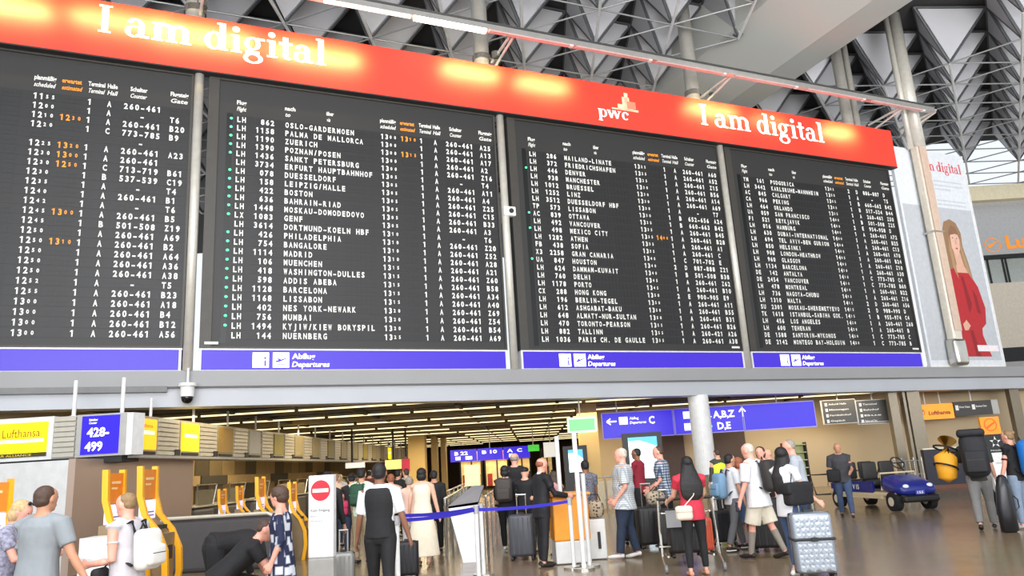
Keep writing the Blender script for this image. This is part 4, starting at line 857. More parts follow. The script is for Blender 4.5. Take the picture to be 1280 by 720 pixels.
bband(p0_,p1,'blue belt stretched left of the front belt post'); bband(p1,p2,'blue belt stretched between the front belt post and the orange desk'); bband(p0_+Vector((0,.5,.03)),p3,'second blue belt just behind the left one')
# ============================================================ GOLF CART
ct=thing('golf_cart','dark blue open airport golf cart with cream trim parked at the right','cart',(9.42,19.55,0),R(9))
blue=mat('cart_blue',(34,44,128),.25,0,.04); cream=mat('cart_cream',(214,196,160),.5); tyre=mat('tyre_black',(26,26,28),.8); hub=mat('hub_cream',(225,214,190),.4); seatm=mat('cart_seat',(48,46,44),.6)
L=3.3
for x,y in ((-.46,.25),(.46,.25),(-.46,2.75),(.46,2.75)):
    m=MB(); m.tube([(x-.1,y,.24),(x-.085,y,.24),(x+.085,y,.24),(x+.1,y,.24)],[.19,.235,.235,.19],22); wh=m.build('wheel',ct,tyre)
    m=MB(); m.cyl((x-.108,y,.24),(x+.108,y,.24),.11,16); m.build('hub_cap',wh,hub)
m=MB(); m.rbox((0,1.6,.4),1.05,3.0,.12,.05); m.build('chassis',ct,cream)
# hood
m=MB(); secs=[]
for y,w,z0,z1 in ((-.12,.42,.42,.56),(-.05,.5,.38,.66),(.2,.53,.36,.76),(.5,.53,.42,.86),(.62,.52,.44,.88)):
    secs.append(((0,y,(z0+z1)/2),(w,0,0),(0,0,(z1-z0)/2)))
m.loft(secs,20,3.5); m.build('hood',ct,blue,smooth=True)
m=MB(); m.rbox((0,-.12,.3),.95,.16,.16,.05); m.build('bumper',ct,black)
for x in (-.32,.32): m=MB(); m.ell((x,-.07,.6),.085,.05,.055,12,7); m.build('headlight',ct,mat('lamp_glass',(230,232,235),.1),smooth=True)
m=MB(); m.box(-.12,.12,-.135,-.125,.4,.5); pl=m.build('number_plate',ct,mat('plate_blue',(60,74,170),.5)); m=MB(); text(m,'155',-.08,.42,.06,.16,-.137,.02); m.build('lettering',pl,flapwhite)
m=MB(); m.tube([(-.5,.64,.5),(-.48,.66,.92),(.48,.66,.92),(.5,.64,.5)],.025,8); m.build('cowl_trim',ct,cream)
for x in (-.5,.5): m=MB(); m.box(x-.03,x+.03,1.0,2.9,.44,.72); sp=m.build('side_panel',ct,blue)
m=MB(); text(m,'V 15',0,0,.12,.3,0,.03); m.v=[(-.535,1.9-v[0],.52+v[2]) for v in m.v]; m.build('lettering',ct,flapwhite)
m=MB(); m.box(-.56,.56,.62,2.5,.3,.38); m.build('running_board',ct,cream)
for y in (1.2,2.15):
    m=MB(); m.rbox((0,y,.68),.96,.45,.14,.06); m.build('seat',ct,seatm,smooth=True); 
    for x in (-.25,.25):
        m=MB(); m.rbox((x,y+.28,.98),.42,.12,.46,.05); m.build('backrest',ct,seatm,smooth=True)
m=MB(); m.box(-.5,.5,2.5,3.05,.5,.66); m.build('cargo_deck',ct,blue)
m=MB(); m.tube([(-.5,1.5,.7),(-.5,1.55,1.0),(-.5,2.2,1.0),(-.5,2.4,.7)],.018,6); m.tube([(.5,1.5,.7),(.5,1.55,1.0),(.5,2.2,1.0),(.5,2.4,.7)],.018,6); m.build('grab_rail',ct,offblack)
m=MB(); m.cyl((.25,.6,.85),(.25,.95,1.15),.02,8); m.build('steering_column',ct,offblack)
m=MB(); pts=[Vector((.25+.17*math.cos(a),.95+.1*math.sin(a),1.15+.14*math.sin(a))) for a in [2*math.pi*i/18 for i in range(19)]]; m.tube(pts,.018,6); m.cyl(pts[0],pts[9],.014,6); m.build('steering_wheel',ct,black)
m=MB(); m.tube([(-.5,3.1,.35),(-.9,3.2,.35),(-.95,3.3,.9),(-.5,3.1,.9)],.025,6); m.cyl((0,3.1,.3),(0,3.5,.25),.03,8); m.build('tow_frame',ct,black)
# wire trolley cart behind
t_=thing('wire_cart','small chrome wire cart behind the golf cart','cart',(xat(1142,24,.8),24,0)); m=MB()
for z in (.3,.7,1.1):
    m.tube([(-.3,0,z),(.3,0,z),(.3,.5,z),(-.3,.5,z),(-.3,0,z)],.012,6)
for q in range(7): m.cyl((-.3+q*.1,0,.3),(-.3+q*.1,0,1.1),.008,5)
m.build('wire_basket',t_,steel,kind='stuff')
for x,y in ((-.3,0),(.3,0),(.3,.5),(-.3,.5)): m=MB(); m.cyl((x,y,.06),(x,y,1.2),.018,6); m.build('leg',t_,steel); m=MB(); m.ell((x,y,.05),.05,.03,.05,8,5); m.build('castor',t_,black)
# ============================================================ PEOPLE
SK={'fair':mat('skin_fair',(224,172,146),.55,0,.05,20),'tan':mat('skin_tan',(196,142,112),.55,0,.05,20),'pink':mat('skin_pink',(232,166,144),.55,0,.05,20),'brown':mat('skin_brown',(140,96,72),.55,0,.05,20)}
HAIR={k:mat('hair_'+k,c,.6,0,.2,40,bump=.3) for k,c in {'black':(24,20,20),'brown':(74,54,42),'blond':(196,166,120),'grey':(150,140,128),'white':(196,186,172),'red':(150,88,60),'darkblond':(140,112,76)}.items()}
eyem=mat('eye_dark',(40,30,28),.3); mouthm=mat('mouth_rose',(170,90,86),.5)
def rem(o,vs,it=3,fac=.5):
    m_=o.modifiers.new('surface','REMESH'); m_.mode='VOXEL'; m_.voxel_size=vs; m_.use_smooth_shade=True
    s_=o.modifiers.new('soften','SMOOTH'); s_.factor=fac; s_.iterations=it
    PEND.append(o)
PEND=[]
def V(*a): return Vector(a)
class Fig:
    """a posed human figure; local frame: +Y is where the figure faces"""
    def __init__(s,label,x,y,face,H=1.75,b=1.0,lean=0,legs=((0,0),(0,0)),arms=((6,6,12,0),(6,6,12,0)),head=(0,0),skin='fair',vox=.012,twist=0,sex='m',drop=0,curl=25):
        s.H=H; s.b=b; s.vox=vox; s.skin=SK[skin]; h=H
        s.root=thing('person',label,'person',(x,y,0),-R(face)); s.sex=sex
        P=s.P={}; L=R(lean); tw=R(twist)
        up=V(0,math.sin(L),math.cos(L)); fw=V(0,math.cos(L),-math.sin(L)); sd=V(math.cos(tw),math.sin(tw)*math.cos(L),-math.sin(tw)*math.sin(L)).normalized(); fw2=up.cross(sd).normalized()
        hip=V(0,0,0); s.up,s.fw,s.sd=up,fw2,sd
        hw=.052*h; thL,shL=.245*h,.235*h
        low=1e9; feet=[]
        for i,sg in enumerate((-1,1)):
            a,k=legs[i][:2]; out=legs[i][2] if len(legs[i])>2 else 2
            j=V(sg*hw,0,-.01*h); d1=V(sg*math.sin(R(out)),math.sin(R(a)),-math.cos(R(a))).normalized(); kn=j+d1*thL
            d2=V(sg*math.sin(R(out))*.3,math.sin(R(a-k)),-math.cos(R(a-k))).normalized(); an=kn+d2*shL
            fp=R(max(0,min(55,(k-a)*.75))) if k>a+12 else 0
            ball=an+V(0,math.cos(fp)*.075*h,-.035*h-math.sin(fp)*.075*h); toe=ball+V(0,math.cos(fp)*.035*h,-math.sin(fp)*.01*h); heel=an+V(0,-.03*h*math.cos(fp),-.035*h)
            feet.append((j,kn,an,heel,ball,toe)); low=min(low,ball.z-.012*h,heel.z-.01*h)
        off=V(0,0,-low)
        s.feet=[[p+off for p in f] for f in feet]; s.hip=hip+off
        T=lambda z,x=0,y=0: s.hip+up*(z*h)+sd*(x*h)+fw2*(y*h)
        s.T=T
        s.neck=T(.318); s.sh=[T(.285,-.108*b),T(.285,.108*b)]
        yaw,pit=R(head[0]),R(head[1]+lean*.35)
        hu=V(0,math.sin(pit),math.cos(pit)); hf=V(math.sin(yaw)*math.cos(pit),math.cos(yaw)*math.cos(pit),-math.sin(pit)).normalized(); hs=hf.cross(hu).normalized(); hu=hs.cross(hf).normalized()
        s.hf,s.hu,s.hs=hf,hu,hs
        s.hc=s.neck+up*(.016*h)+hu*(.075*h)+hf*(.012*h)
        s.arms=[]
        for i,sg in enumerate((-1,1)):
            p,ab,e,inw=arms[i][:4]; p,ab,e,inw=R(p),R(ab),R(e),R(inw)
            u_=V(sg*math.sin(ab),math.sin(p)*math.cos(ab),-math.cos(p)*math.cos(ab)); f_=V(sg*math.sin(ab-inw),math.sin(p+e)*math.cos(inw),-math.cos(p+e)*math.cos(inw)).normalized()
            S0=s.sh[i]; E=S0+u_*(.172*h); W_=E+f_*(.15*h); s.arms.append((S0,E,W_,f_,sg,u_))
    def body(s):
        h,b=s.H,s.b; m=MB(); T=s.T; sd,fw=s.sd,s.fw
        def sec(z,rx,ry,y=0): return (T(z,0,y),sd*(rx*h*b),fw*(ry*h*b))
        fem=s.sex=='f'
        m.loft([sec(-.05,.05,.045),sec(-.035,.085,.06),sec(0,.096 if fem else .09,.066),sec(.05,.088,.062),sec(.11,.07 if fem else .078,.054),sec(.17,.076 if fem else .086,.06,.004),sec(.23,.088 if fem else .098,.068 if fem else .066,.006),sec(.27,.09 if fem else .102,.056),sec(.30,.075,.044),sec(.322,.04,.036)],16)
        m.tube([T(.285),s.neck+s.up*.0*h,s.hc-s.hu*.05*h-s.hf*.012*h,s.hc-s.hu*.02*h-s.hf*.014*h],[.055*h,.036*h,.033*h,.036*h],12)
        for sg in (-1,1): m.tube([T(.32,.02*sg),T(.305,.06*sg),T(.288,.1*sg*b)],[.026*h,.028*h,.026*h],10)
        # head
        hc,hu,hf,hs=s.hc,s.hu,s.hf,s.hs; k=h/1.75
        def hsec(z,rx,ry,y): return (hc+hu*(z*k)+hf*(y*k),hs*(rx*k*1.1),hf*(ry*k*1.06))
        m.loft([hsec(-.112,.022,.02,.06),hsec(-.10,.04,.045,.035),hsec(-.07,.056,.07,.012),hsec(-.035,.066,.084,.002),hsec(0,.073,.093,0),hsec(.035,.076,.097,-.004),hsec(.07,.07,.088,-.008),hsec(.095,.052,.066,-.01),hsec(.112,.02,.028,-.01)],16)
        m.loft([(hc+hf*(.085*k)+hu*(.02*k),hs*.011*k,hu*.012*k),(hc+hf*(.108*k)-hu*(.018*k),hs*.017*k,hu*.013*k),(hc+hf*(.085*k)-hu*(.032*k),hs*.014*k,hu*.01*k)],8)
        for sg in (-1,1): m.ell(hc+hs*(.084*k*sg)-hf*.005*k-hu*.005*k,.012*k,.022*k,.034*k,8,6)
        m.ell(hc+hf*(.082*k)-hu*(.06*k),.028*k,.018*k,.012*k,8,5)   # lips
        # arms and hands
        for S0,E,W_,f_,sg,u_ in s.arms:
            m.tube([S0-s.sd*sg*.03*h,S0,S0+(E-S0)*.5,E,E+(W_-E)*.35,W_],[.03*h*b,.03*h*b,.026*h*b,.0225*h,.022*h,.0155*h],12)
            pn=V(-sg,0,0)-f_*f_.dot(V(-sg,0,0)); pn=pn.normalized() if pn.length>.01 else V(0,1,0)   # palm faces the body
            ac=f_.cross(pn).normalized(); 
            if ac.y<0: ac=-ac         # towards the thumb side (front)
            P0=W_+f_*.0*h; P1=W_+f_*(.055*h)
            m.loft([(W_-f_*.01*h,ac*.017*h,pn*.012*h),(W_+f_*.02*h,ac*.022*h,pn*.0125*h),(P1,ac*.025*h,pn*.011*h),(P1+f_*.006*h,ac*.023*h,pn*.008*h)],10)
            fr=.0052*h
            for q,(o_,ln) in enumerate(((.0185,.042),(.0062,.047),(-.0062,.043),(-.0185,.034))):
                A=P1+ac*(o_*h)-f_*.004*h; B=A+f_*(ln*.5*h)+pn*(ln*.18*h)+ac*(o_*.15*h); C_=B+f_*(ln*.34*h)+pn*(ln*.36*h)
                m.tube([A,B,C_],[fr*1.1,fr,fr*.8],7)
            A=W_+f_*.016*h+ac*.018*h; B=A+f_*.022*h+ac*.016*h+pn*.006*h; C_=B+f_*.02*h+ac*.004*h+pn*.008*h
            m.tube([A,B,C_],[fr*1.5,fr*1.2,fr],7)
        for f in s.feet:
            j,kn,an,heel,ball,toe=f
            m.tube([j+V(0,0,.02*h),j-V(0,0,.02*h),j+(kn-j)*.5,kn,kn+(an-kn)*.3,kn+(an-kn)*.7,an],[.05*h*b,.052*h*b,.043*h*b,.029*h,.0315*h,.022*h,.0175*h],12)
            m.tube([heel+V(0,-.002*h,.012*h),heel+V(0,.02*h,.012*h),ball+V(0,0,.006*h),toe+V(0,0,.004*h)],[.016*h,.02*h,.021*h,.013*h],10,ry=.75)
            m.cyl(an,heel+V(0,.02*h,.01*h),.018*h,10)
        o=m.build('body',s.root,s.skin); rem(o,s.vox,3,.4); s.bodyo=o
        for sg in (-1,1):
            mm=MB(); mm.ell(hc+hf*(.086*k)+hs*(.03*k*sg)+hu*(.012*k),.011*k,.008*k,.007*k,8,5); mm.build('eye',s.root,eyem)
        mm=MB(); mm.ell(hc+hf*(.094*k)-hu*(.061*k),.02*k,.006*k,.004*k,8,5); mm.build('mouth',s.root,mouthm)
        return s
    def cloth(s,m,name,mt,vox=None,it=4,label=None):
        o=m.build(name,s.root,mt); rem(o,vox or s.vox*1.05,it,.5)
        if label: o['label']=label
        return o
    def shirt(s,mt,sleeve=.55,hem=-.03,loose=1.0,name='shirt',collar=False,nosleeve=False,wide=1.0,label=None):
        h,b=s.H,s.b; m=MB(); sd,fw=s.sd,s.fw; g=.010*h*loose; T=s.T; fem=s.sex=='f'
        def sec(z,rx,ry,y=0): return (T(z,0,y),sd*(rx*h*b+g),fw*(ry*h*b+g))
        secs=[]
        if hem<-.0: secs+=[sec(hem,.098*wide,.07*wide)]
        secs+=[sec(.0 if hem<=0 else hem,.096,.068),sec(.05,.09,.064),sec(.11,.078*wide if fem else .086*wide,.058*wide),sec(.17,.082 if fem else .09,.062,.004),sec(.23,.09 if fem else .1,.07 if fem else .068,.006),sec(.27,.094 if fem else .106,.06),sec(.302,.08,.05),sec(.32,.046,.041)]
        if hem>0.0: secs=[q for q in secs if True]
        m.loft(secs,18)
        for sg in (-1,1): m.tube([T(.312,.035*sg),T(.303,.065*sg),T(.288,.1*sg*b)],[.031*h,.034*h,.034*h],10)
        if collar: m.tube([T(.305),T(.335,0,.004)],[.043*h,.038*h],14)
        if not nosleeve:
            for S0,E,W_,f_,sg,u_ in s.arms:
                if sleeve<=1: 
                    end=S0+(E-S0)*sleeve; pts=[S0-s.sd*sg*.035*h,S0,end]; rd=[.037*h*b+g*.5,.039*h*b+g*.5,.03*h*b+g*.6]
                else:
                    end=E+(W_-E)*(sleeve-1); pts=[S0-s.sd*sg*.035*h,S0,S0+(E-S0)*.5,E,end]; rd=[.037*h*b+g*.5,.039*h*b+g*.5,.031*h*b+g*.7,.025*h+g*.7,.019*h+g*.6]
                m.tube(pts,rd,12)
        return s.cloth(m,name,mt,label=label)
    def trousers(s,mt,length=1.95,name='trousers',loose=1.0,label=None):
        """length: 1 = knee, 2 = ankle"""
        h,b=s.H,s.b; g=.008*h*loose; m=MB(); T=s.T; sd,fw=s.sd,s.fw
        m.loft([(T(-.055),sd*(.06*h*b+g),fw*(.05*h*b+g)),(T(-.03),sd*(.088*h*b+g),fw*(.062*h*b+g)),(T(0),sd*(.095*h*b+min(g,.012*h)),fw*(.068*h*b+min(g,.012*h))),(T(.045),sd*(.088*h*b+.003*h),fw*(.062*h*b+.003*h))],16)
        for f in s.feet:
            j,kn,an=f[:3]
            if length<=1.15: 
                end=kn+(an-kn)*max(0,length-1) if length>1 else j+(kn-j)*length; m.tube([j+V(0,0,.02*h),j-V(0,0,.02*h),j+(kn-j)*.5,end],[.05*h*b+min(g,.006*h),.053*h*b+min(g,.008*h),.047*h*b+g*.8,.038*h*b+g*1.4],12)
            else:
                end=kn+(an-kn)*(length-1); m.tube([j+V(0,0,.02*h),j-V(0,0,.02*h),j+(kn-j)*.5,kn,kn+(an-kn)*.35,end],[.052*h*b+g,.055*h*b+g,.045*h*b+g,.031*h+g*1.1,.0325*h+g,.022*h+g*1.2],12)
        return s.cloth(m,name,mt,label=label)
    def skirt(s,mt,z1,rx,ry,name='dress',vneck=False,sleeve=None):
        """a dress: bodice plus skirt down to height z1 (metres)"""
        h,b=s.H,s.b; m=MB(); sd,fw=s.sd,s.fw; g=.009*h; T=s.T
        def sec(z,rx_,ry_,y=0): return (T(z,0,y),sd*(rx_*h*b+g),fw*(ry_*h*b+g))
        hip=s.hip.z; lowc=V(s.hip.x,s.hip.y,z1)
        m.loft([(lowc,V(rx,0,0),V(0,ry,0)),(lowc*.5+s.hip*.5,V(rx*.86,0,0),V(0,ry*.86,0)),sec(-.03,.104,.076),sec(.05,.094,.066),sec(.11,.08,.06),sec(.17,.082,.062,.004),sec(.23,.09,.068,.006),sec(.27,.088,.056),sec(.302,.066 if sleeve is None else .074,.044)],20)
        if sleeve is not None:
            for S0,E,W_,f_,sg,u_ in s.arms:
                if sleeve<=1: m.tube([S0-s.sd*sg*.035*h,S0,S0+(E-S0)*sleeve],[.036*h,.036*h,.036*h],12)
                else: m.tube([S0-s.sd*sg*.035*h,S0,E,E+(W_-E)*(sleeve-1)],[.038*h,.038*h,.034*h,.03*h],12)
        else:
            for sg in (-1,1): m.tube([T(.26,.05*sg,.04),T(.318,.045*sg,0),T(.26,.05*sg,-.05)],.014*h,8)
        return s.cloth(m,name,mt)
    def shoes(s,mt,sock=None,sole=None,heel=False):
        h=s.H
        for f in s.feet:
            j,kn,an,hl,ball,toe=f; m=MB()
            m.tube([hl+V(0,-.008*h,.012*h),hl+V(0,.02*h,.014*h),ball+V(0,0,.008*h),toe+V(0,.006*h,.006*h)],[.02*h,.0235*h,.0245*h,.016*h],10,ry=.8); m.tube([hl+V(0,.008*h,.01*h),an*.75+hl*.25+V(0,.0,.0)],[.023*h,.022*h],10)
            o=m.build('shoe',s.root,mt); rem(o,s.vox,2,.4)
            if sole: mm=MB(); mm.loft([(hl*.5+ball*.5+V(0,.008*h,-.006*h),V(.024*h,0,0),V(0,.072*h,0)),(hl*.5+ball*.5+V(0,.008*h,.004*h),V(.024*h,0,0),V(0,.072*h,0))],14,2.6); mm.build('sole',o,sole)
            if sock: mm=MB(); mm.tube([an+V(0,0,0),an+(kn-an)*sock[1]],[.023*h,.033*h],12); mm.build('sock',s.root,sock[0])
        return s
    def hair(s,col,style='short'):
        k=s.H/1.75; hc,hu,hf,hs=s.hc,s.hu,s.hf,s.hs; m=MB(); mt=HAIR[col]
        M=Matrix((hs,hf,hu)).transposed()
        def E(x,y,z,rx,ry,rz): m.ell(hc+hs*x*k+hf*y*k+hu*z*k,rx*k*1.07,ry*k*1.05,rz*k*1.02,14,9,M)
        if style=='short': E(0,-.024,.034,.083,.094,.09); E(0,-.045,-.01,.076,.07,.07)
        elif style=='crop': E(0,-.022,.04,.079,.09,.08); E(0,-.05,0,.072,.06,.06)
        elif style=='balding': E(0,-.036,.012,.081,.078,.066); 
        elif style=='bob': E(0,-.022,.034,.09,.1,.09); E(0,-.04,-.04,.092,.078,.09)
        elif style=='curly': E(0,-.025,.04,.1,.108,.096); E(0,-.05,-.01,.09,.08,.08); E(.04,.02,.08,.05,.05,.04); E(-.04,0,.085,.05,.05,.04)
        elif style in('long','verylong','straight'):
            E(0,-.02,.036,.088,.1,.092); L=[(hc+hu*.03*k-hf*.02*k,.086,.07),(hc-hu*.06*k-hf*.045*k,.09,.06),(s.neck-s.fw*.05*k,.1,.05),(s.T(.24,0,-.064),.11,.04),(s.T(.19,0,-.066),.1,.035)]
            if style!='long': L+=[(s.T(.14,0,-.062),.1,.035),(s.T(.10,0,-.058),.07,.025)]
            if style=='verylong': L=[(c_,a_*q_,b_*1.15) for (c_,a_,b_),q_ in zip(L,(1.12,1.25,1.45,1.65,1.85,1.7,1.5))]
            m.loft([(c_,hs*(a_*k),(hf*.5+s.fw*.5)*(b_*k)) for c_,a_,b_ in L],14)
            for q in (-1,1): m.tube([hc+hu*.03*k+hs*.07*k*q,hc-hu*.08*k+hs*.08*k*q-hf*.01*k,s.T(.27,.05*q,-.04)],[.03*k,.035*k,.02*k],8)
        elif style=='bun': E(0,-.022,.034,.084,.094,.09); E(0,-.1,.07,.04,.04,.04); E(0,-.045,-.01,.076,.07,.06)
        elif style=='cap': E(0,-.01,.05,.085,.1,.07); E(0,.09,.03,.06,.06,.012)
        o=m.build('hair' if style!='cap' else 'cap',s.root,mt); rem(o,.009*k if s.vox<.014 else .014,3,.5); return s
    def w(s,v): return s.root.matrix_basis@v if False else (Matrix.Translation(s.root.location)@s.root.rotation_euler.to_matrix().to_4x4())@v
    def strap(s,pts,r_,mt,name='strap',par=None,ry=.4,side=None):
        m=MB(); m.tube(pts,r_,8,ry=ry,side=side); return m.build(name,par or s.root,mt)
def backpack(fig,mt,label,W=.3,Hh=.45,Dp=.17,zc=.19,group=None,strapm=None,lid=False,back=.105,shift=0):
    """worn on the back but a thing of its own"""
    h=fig.H; Rm=fig.root.rotation_euler.to_matrix().to_4x4(); base=Matrix.Translation(fig.root.location)@Rm
    F=Matrix((fig.sd,fig.fw,fig.up)).transposed().to_4x4()
    o=thing('backpack',label,'backpack',(0,0,0)); c=fig.T(zc,shift,-back)+V(0,0,0)
    o.matrix_basis=base@Matrix.Translation(c)@F
    D_=Dp; m=MB(); m.rbox((0,-D_/2+.02,0),W,D_,Hh,min(W,D_)*.42); m.build('pack_body',o,mt,smooth=True)
    m=MB(); m.rbox((0,-D_-.01+.02,-Hh*.15),W*.78,.09,Hh*.5,.035); m.build('front_pocket',o,mt,smooth=True)
    m=MB(); m.tube([(-.04,.0,Hh/2-.01),(0,.0,Hh/2+.05),(.04,.0,Hh/2-.01)],.01,6); m.build('carry_loop',o,strapm or mt)
    if lid: m=MB(); m.rbox((0,-D_/2+.02,Hh/2+.02),W*1.05,D_*1.1,.14,.06); m.build('lid',o,mt,smooth=True)
    r=.105*fig.b*h
    for sg in (-1,1):
        m=MB(); m.tube([(sg*W*.28,.01,Hh*.32),(sg*.085,.05,.285*h-zc*h+.045),(sg*.082,back*h*1.0+.11*fig.b,.25*h-zc*h),(sg*.1,back*h+.09,.16*h-zc*h),(sg*W*.38,.03,-Hh*.36)],.024,8,ry=.35); m.build('shoulder_strap',o,strapm or mt)
    m=MB(); m.box(-W*.3,W*.3,-D_-.036,-D_-.03,-Hh*.12,-Hh*.1); m.build('zip',o,offblack)
    return o
def suitcase(x,y,rz,W,Dp,Hh,mt,label,handle=.35,ribs=False,strap=False,group=None,tilt=0):
    t_=thing('suitcase',label,'suitcase',(x,y,0),rz,group); t_.rotation_euler=(tilt,0,rz)
    m=MB(); m.rbox((0,0,.07+Hh/2),W,Dp,Hh,.06); m.build('shell',t_,mt,smooth=True)
    if ribs:
        for fy in (-1,1):
            n=7
            for i in range(n):
                for j in range(10):
                    xx=-W*.42+W*.84*(i+.5)/n; zz_=.07+Hh*.06+Hh*.86*(j+.5)/10; a=.03 if (i+j)%2 else -.03
                    m=MB(); m.add([(xx-.03,fy*(Dp/2),zz_-.036),(xx+.03,fy*(Dp/2),zz_-.036+a*.6),(xx+.03,fy*(Dp/2),zz_+.036+a*.6),(xx-.03,fy*(Dp/2),zz_+.036),(xx+.0,fy*(Dp/2+.004),zz_)],[(0,1,4),(1,2,4),(2,3,4),(3,0,4)]); m.build('facet',t_,mt)
    else:
        for i in (-.3,-.1,.1,.3): m=MB(); m.box(W*i-.012,W*i+.012,-Dp/2-.006,Dp/2+.006,.12,.02+Hh); m.build('rib',t_,mt)
    m=MB(); m.box(-W/2-.004,W/2+.004,-.006,.006,.075,.065+Hh); m.build('seam',t_,offblack)
    for sx_ in (-1,1):
        for sy in (-1,1): m=MB(); m.cyl((sx_*W*.4-.02,sy*Dp*.35,.035),(sx_*W*.4+.02,sy*Dp*.35,.035),.034,10); m.build('wheel',t_,black)
    m=MB(); m.box(-W*.12,W*.12,-.02,.02,.07+Hh,.1+Hh); m.build('grip',t_,offblack)
    if handle: 
        m=MB(); z=.07+Hh; m.tube([(-W*.18,Dp*.3,z-.02),(-W*.18,Dp*.3,z+handle)],.011,6); m.tube([(W*.18,Dp*.3,z-.02),(W*.18,Dp*.3,z+handle)],.011,6); m.build('telescopic_handle',t_,steel); m=MB(); m.cyl((-W*.2,Dp*.3,z+handle),(W*.2,Dp*.3,z+handle),.017,8); m.build('handle_bar',t_,steel)
    if strap: m=MB(); m.rbox((0,0,.07+Hh*.56),W+.02,Dp+.05,.035,.015); b_=m.build('luggage_belt',t_,offblack); m=MB(); m.box(-.04,.04,-Dp/2-.04,-Dp/2-.02,.07+Hh*.56-.025,.07+Hh*.56+.025); m.build('buckle',b_,black)
    return t_
def bag(fig,c,W,Dp,Hh,mt,label,name='shoulder_bag',strappts=None,strapm=None,rz=0,r=.05,sr=.008):
    base=Matrix.Translation(fig.root.location)@fig.root.rotation_euler.to_matrix().to_4x4()
    o=thing(name,label,'bag'); o.matrix_basis=base@Matrix.Translation(c)@Matrix.Rotation(R(rz),4,'Z')
    m=MB(); m.rbox((0,0,0),W,Dp,Hh,r); m.build('bag_body',o,mt,smooth=True); m=MB(); m.rbox((0,-.005,Hh*.22),W*1.01,Dp*1.06,Hh*.5,r*.7); m.build('flap',o,mt,smooth=True)
    if strappts:
        inv=(Matrix.Translation(c)@Matrix.Rotation(R(rz),4,'Z')).inverted(); m=MB(); m.tube([inv@p for p in strappts],sr,6); m.build('strap',o,strapm or mt)
    return o
def px(x,Y,z=1.2): return xat(x,Y,z)
blackc=mat('cloth_black',(26,26,28),.8,0,.15,12,bump=.25); navy=mat('cloth_navy',(42,52,74),.85,0,.12,12,bump=.2); whitec=mat('cloth_white',(222,222,224),.8,0,.05,10,bump=.3); greyt=mat('cloth_grey_tee',(140,146,150),.85,0,.05,10,bump=.25)
jeans=mat('denim_blue',(66,84,116),.85,0,.15,14,bump=.2); denimd=mat('denim_dark',(40,52,72),.85,0,.15,14,bump=.2)
whiteshoe=mat('shoe_white',(220,218,214),.6); blackshoe=mat('shoe_black',(28,26,26),.4)
walk=((16,4),(-14,10)); walk2=((-16,12),(16,4)); st=((0,0),(3,4)); 
# --- 1 blond woman at the left edge
f=Fig('blond woman with sunglasses on her hair, cut by the left edge, checking a bag',px(8,7.5,1.5),7.5,75,1.60,.98,8,st,((25,8,70,30),(25,8,75,30)),(10,18),'pink',.011,sex='f').body()
f.shirt(mat('cloth_print_mixed',(150,150,170),.85,0,.5,30),.6); f.trousers(navy); f.hair('blond','bob'); f.shoes(blackshoe)
m=MB(); k=f.H/1.75
for sg in (-1,1): m.ell(f.hc+f.hs*.035*sg+f.hf*.055+f.hu*.1,.03,.016,.02,10,6)
m.cyl(f.hc+f.hs*.035+f.hf*.06+f.hu*.1,f.hc-f.hs*.035+f.hf*.06+f.hu*.1,.005,6); m.build('sunglasses',f.root,black)
bag(f,f.T(.02,.0,.17),.3,.12,.24,mat('bag_black_white',(60,60,64),.6),'black and white handbag held by the blond woman at the left edge','handbag',[f.T(.07,-.05,.17),f.T(.16,-.06,.15),f.T(.16,.02,.15),f.T(.07,.05,.17)])
# --- 2 grey tee man
f=Fig('man in a grey T-shirt seen from behind at the lower left, hand on a case',-4.42,6.9,12,1.70,1.12,2,st,((14,10,30,10),(2,24,14,-4)),(8,0),'tan',.011).body()
f.shirt(greyt,.72,-.05,1.3,name='t_shirt'); f.trousers(mat('cloth_khaki',(110,104,92),.85,0,.1,12)); f.hair('brown','short'); f.shoes(blackshoe)
hx_=f.w(f.arms[1][2]+f.arms[1][3]*.09)
suitcase(hx_.x,hx_.y+.05,R(5),.36,.22,.5,blackc and mat('case_black',(34,34,38),.5),'black cabin case under the hand of the man in the grey T-shirt',hx_.z-.59)
# --- 3 woman with papers
f=Fig('short-haired woman in a pale grey top holding papers, facing left',px(163,7.2,1.4),7.2,-78,1.60,1.05,3,st,((-6,6,88,8),(-2,8,84,12)),(0,4),'pink',.011,sex='f').body()
f.shirt(mat('cloth_pale_grey',(198,194,198),.85,0,.04,10,bump=.25),.5,-.12,1.3,wide=1.15,name='tunic'); f.trousers(mat('cloth_white_trouser',(200,198,200),.85)); f.hair('darkblond','crop'); f.shoes(whiteshoe)
h_=f.w(f.arms[1][2]+f.arms[1][3]*.24+V(0,0,.02)); t_=thing('paper_sheets','folded white papers in the hands of the woman facing the kiosks','paper',h_,R(10)); m=MB(); m.box(-.2,.02,-.1,.1,-.012,-.008,Matrix.Rotation(R(8),4,'Y')); m.build('sheet',t_,white_paint); m=MB(); m.box(-.19,.01,-.09,.11,-.004,.0,Matrix.Rotation(R(11),4,'Y')); m.build('sheet',t_,white_paint)
backpack(f,mat('pack_white',(226,224,218),.6,0,.04,10),'white rucksack on the back of the short-haired woman',.28,.36,.14,.15,strapm=blackc)
bag(f,f.T(.0,-.12,.08),.2,.08,.26,blackc,'black shoulder bag at the hip of the woman with papers','shoulder_bag',[f.T(.06,-.12,.06),f.T(.3,.06,.02),f.T(.22,.05,-.07),f.T(.05,-.1,-.02)],rz=10)
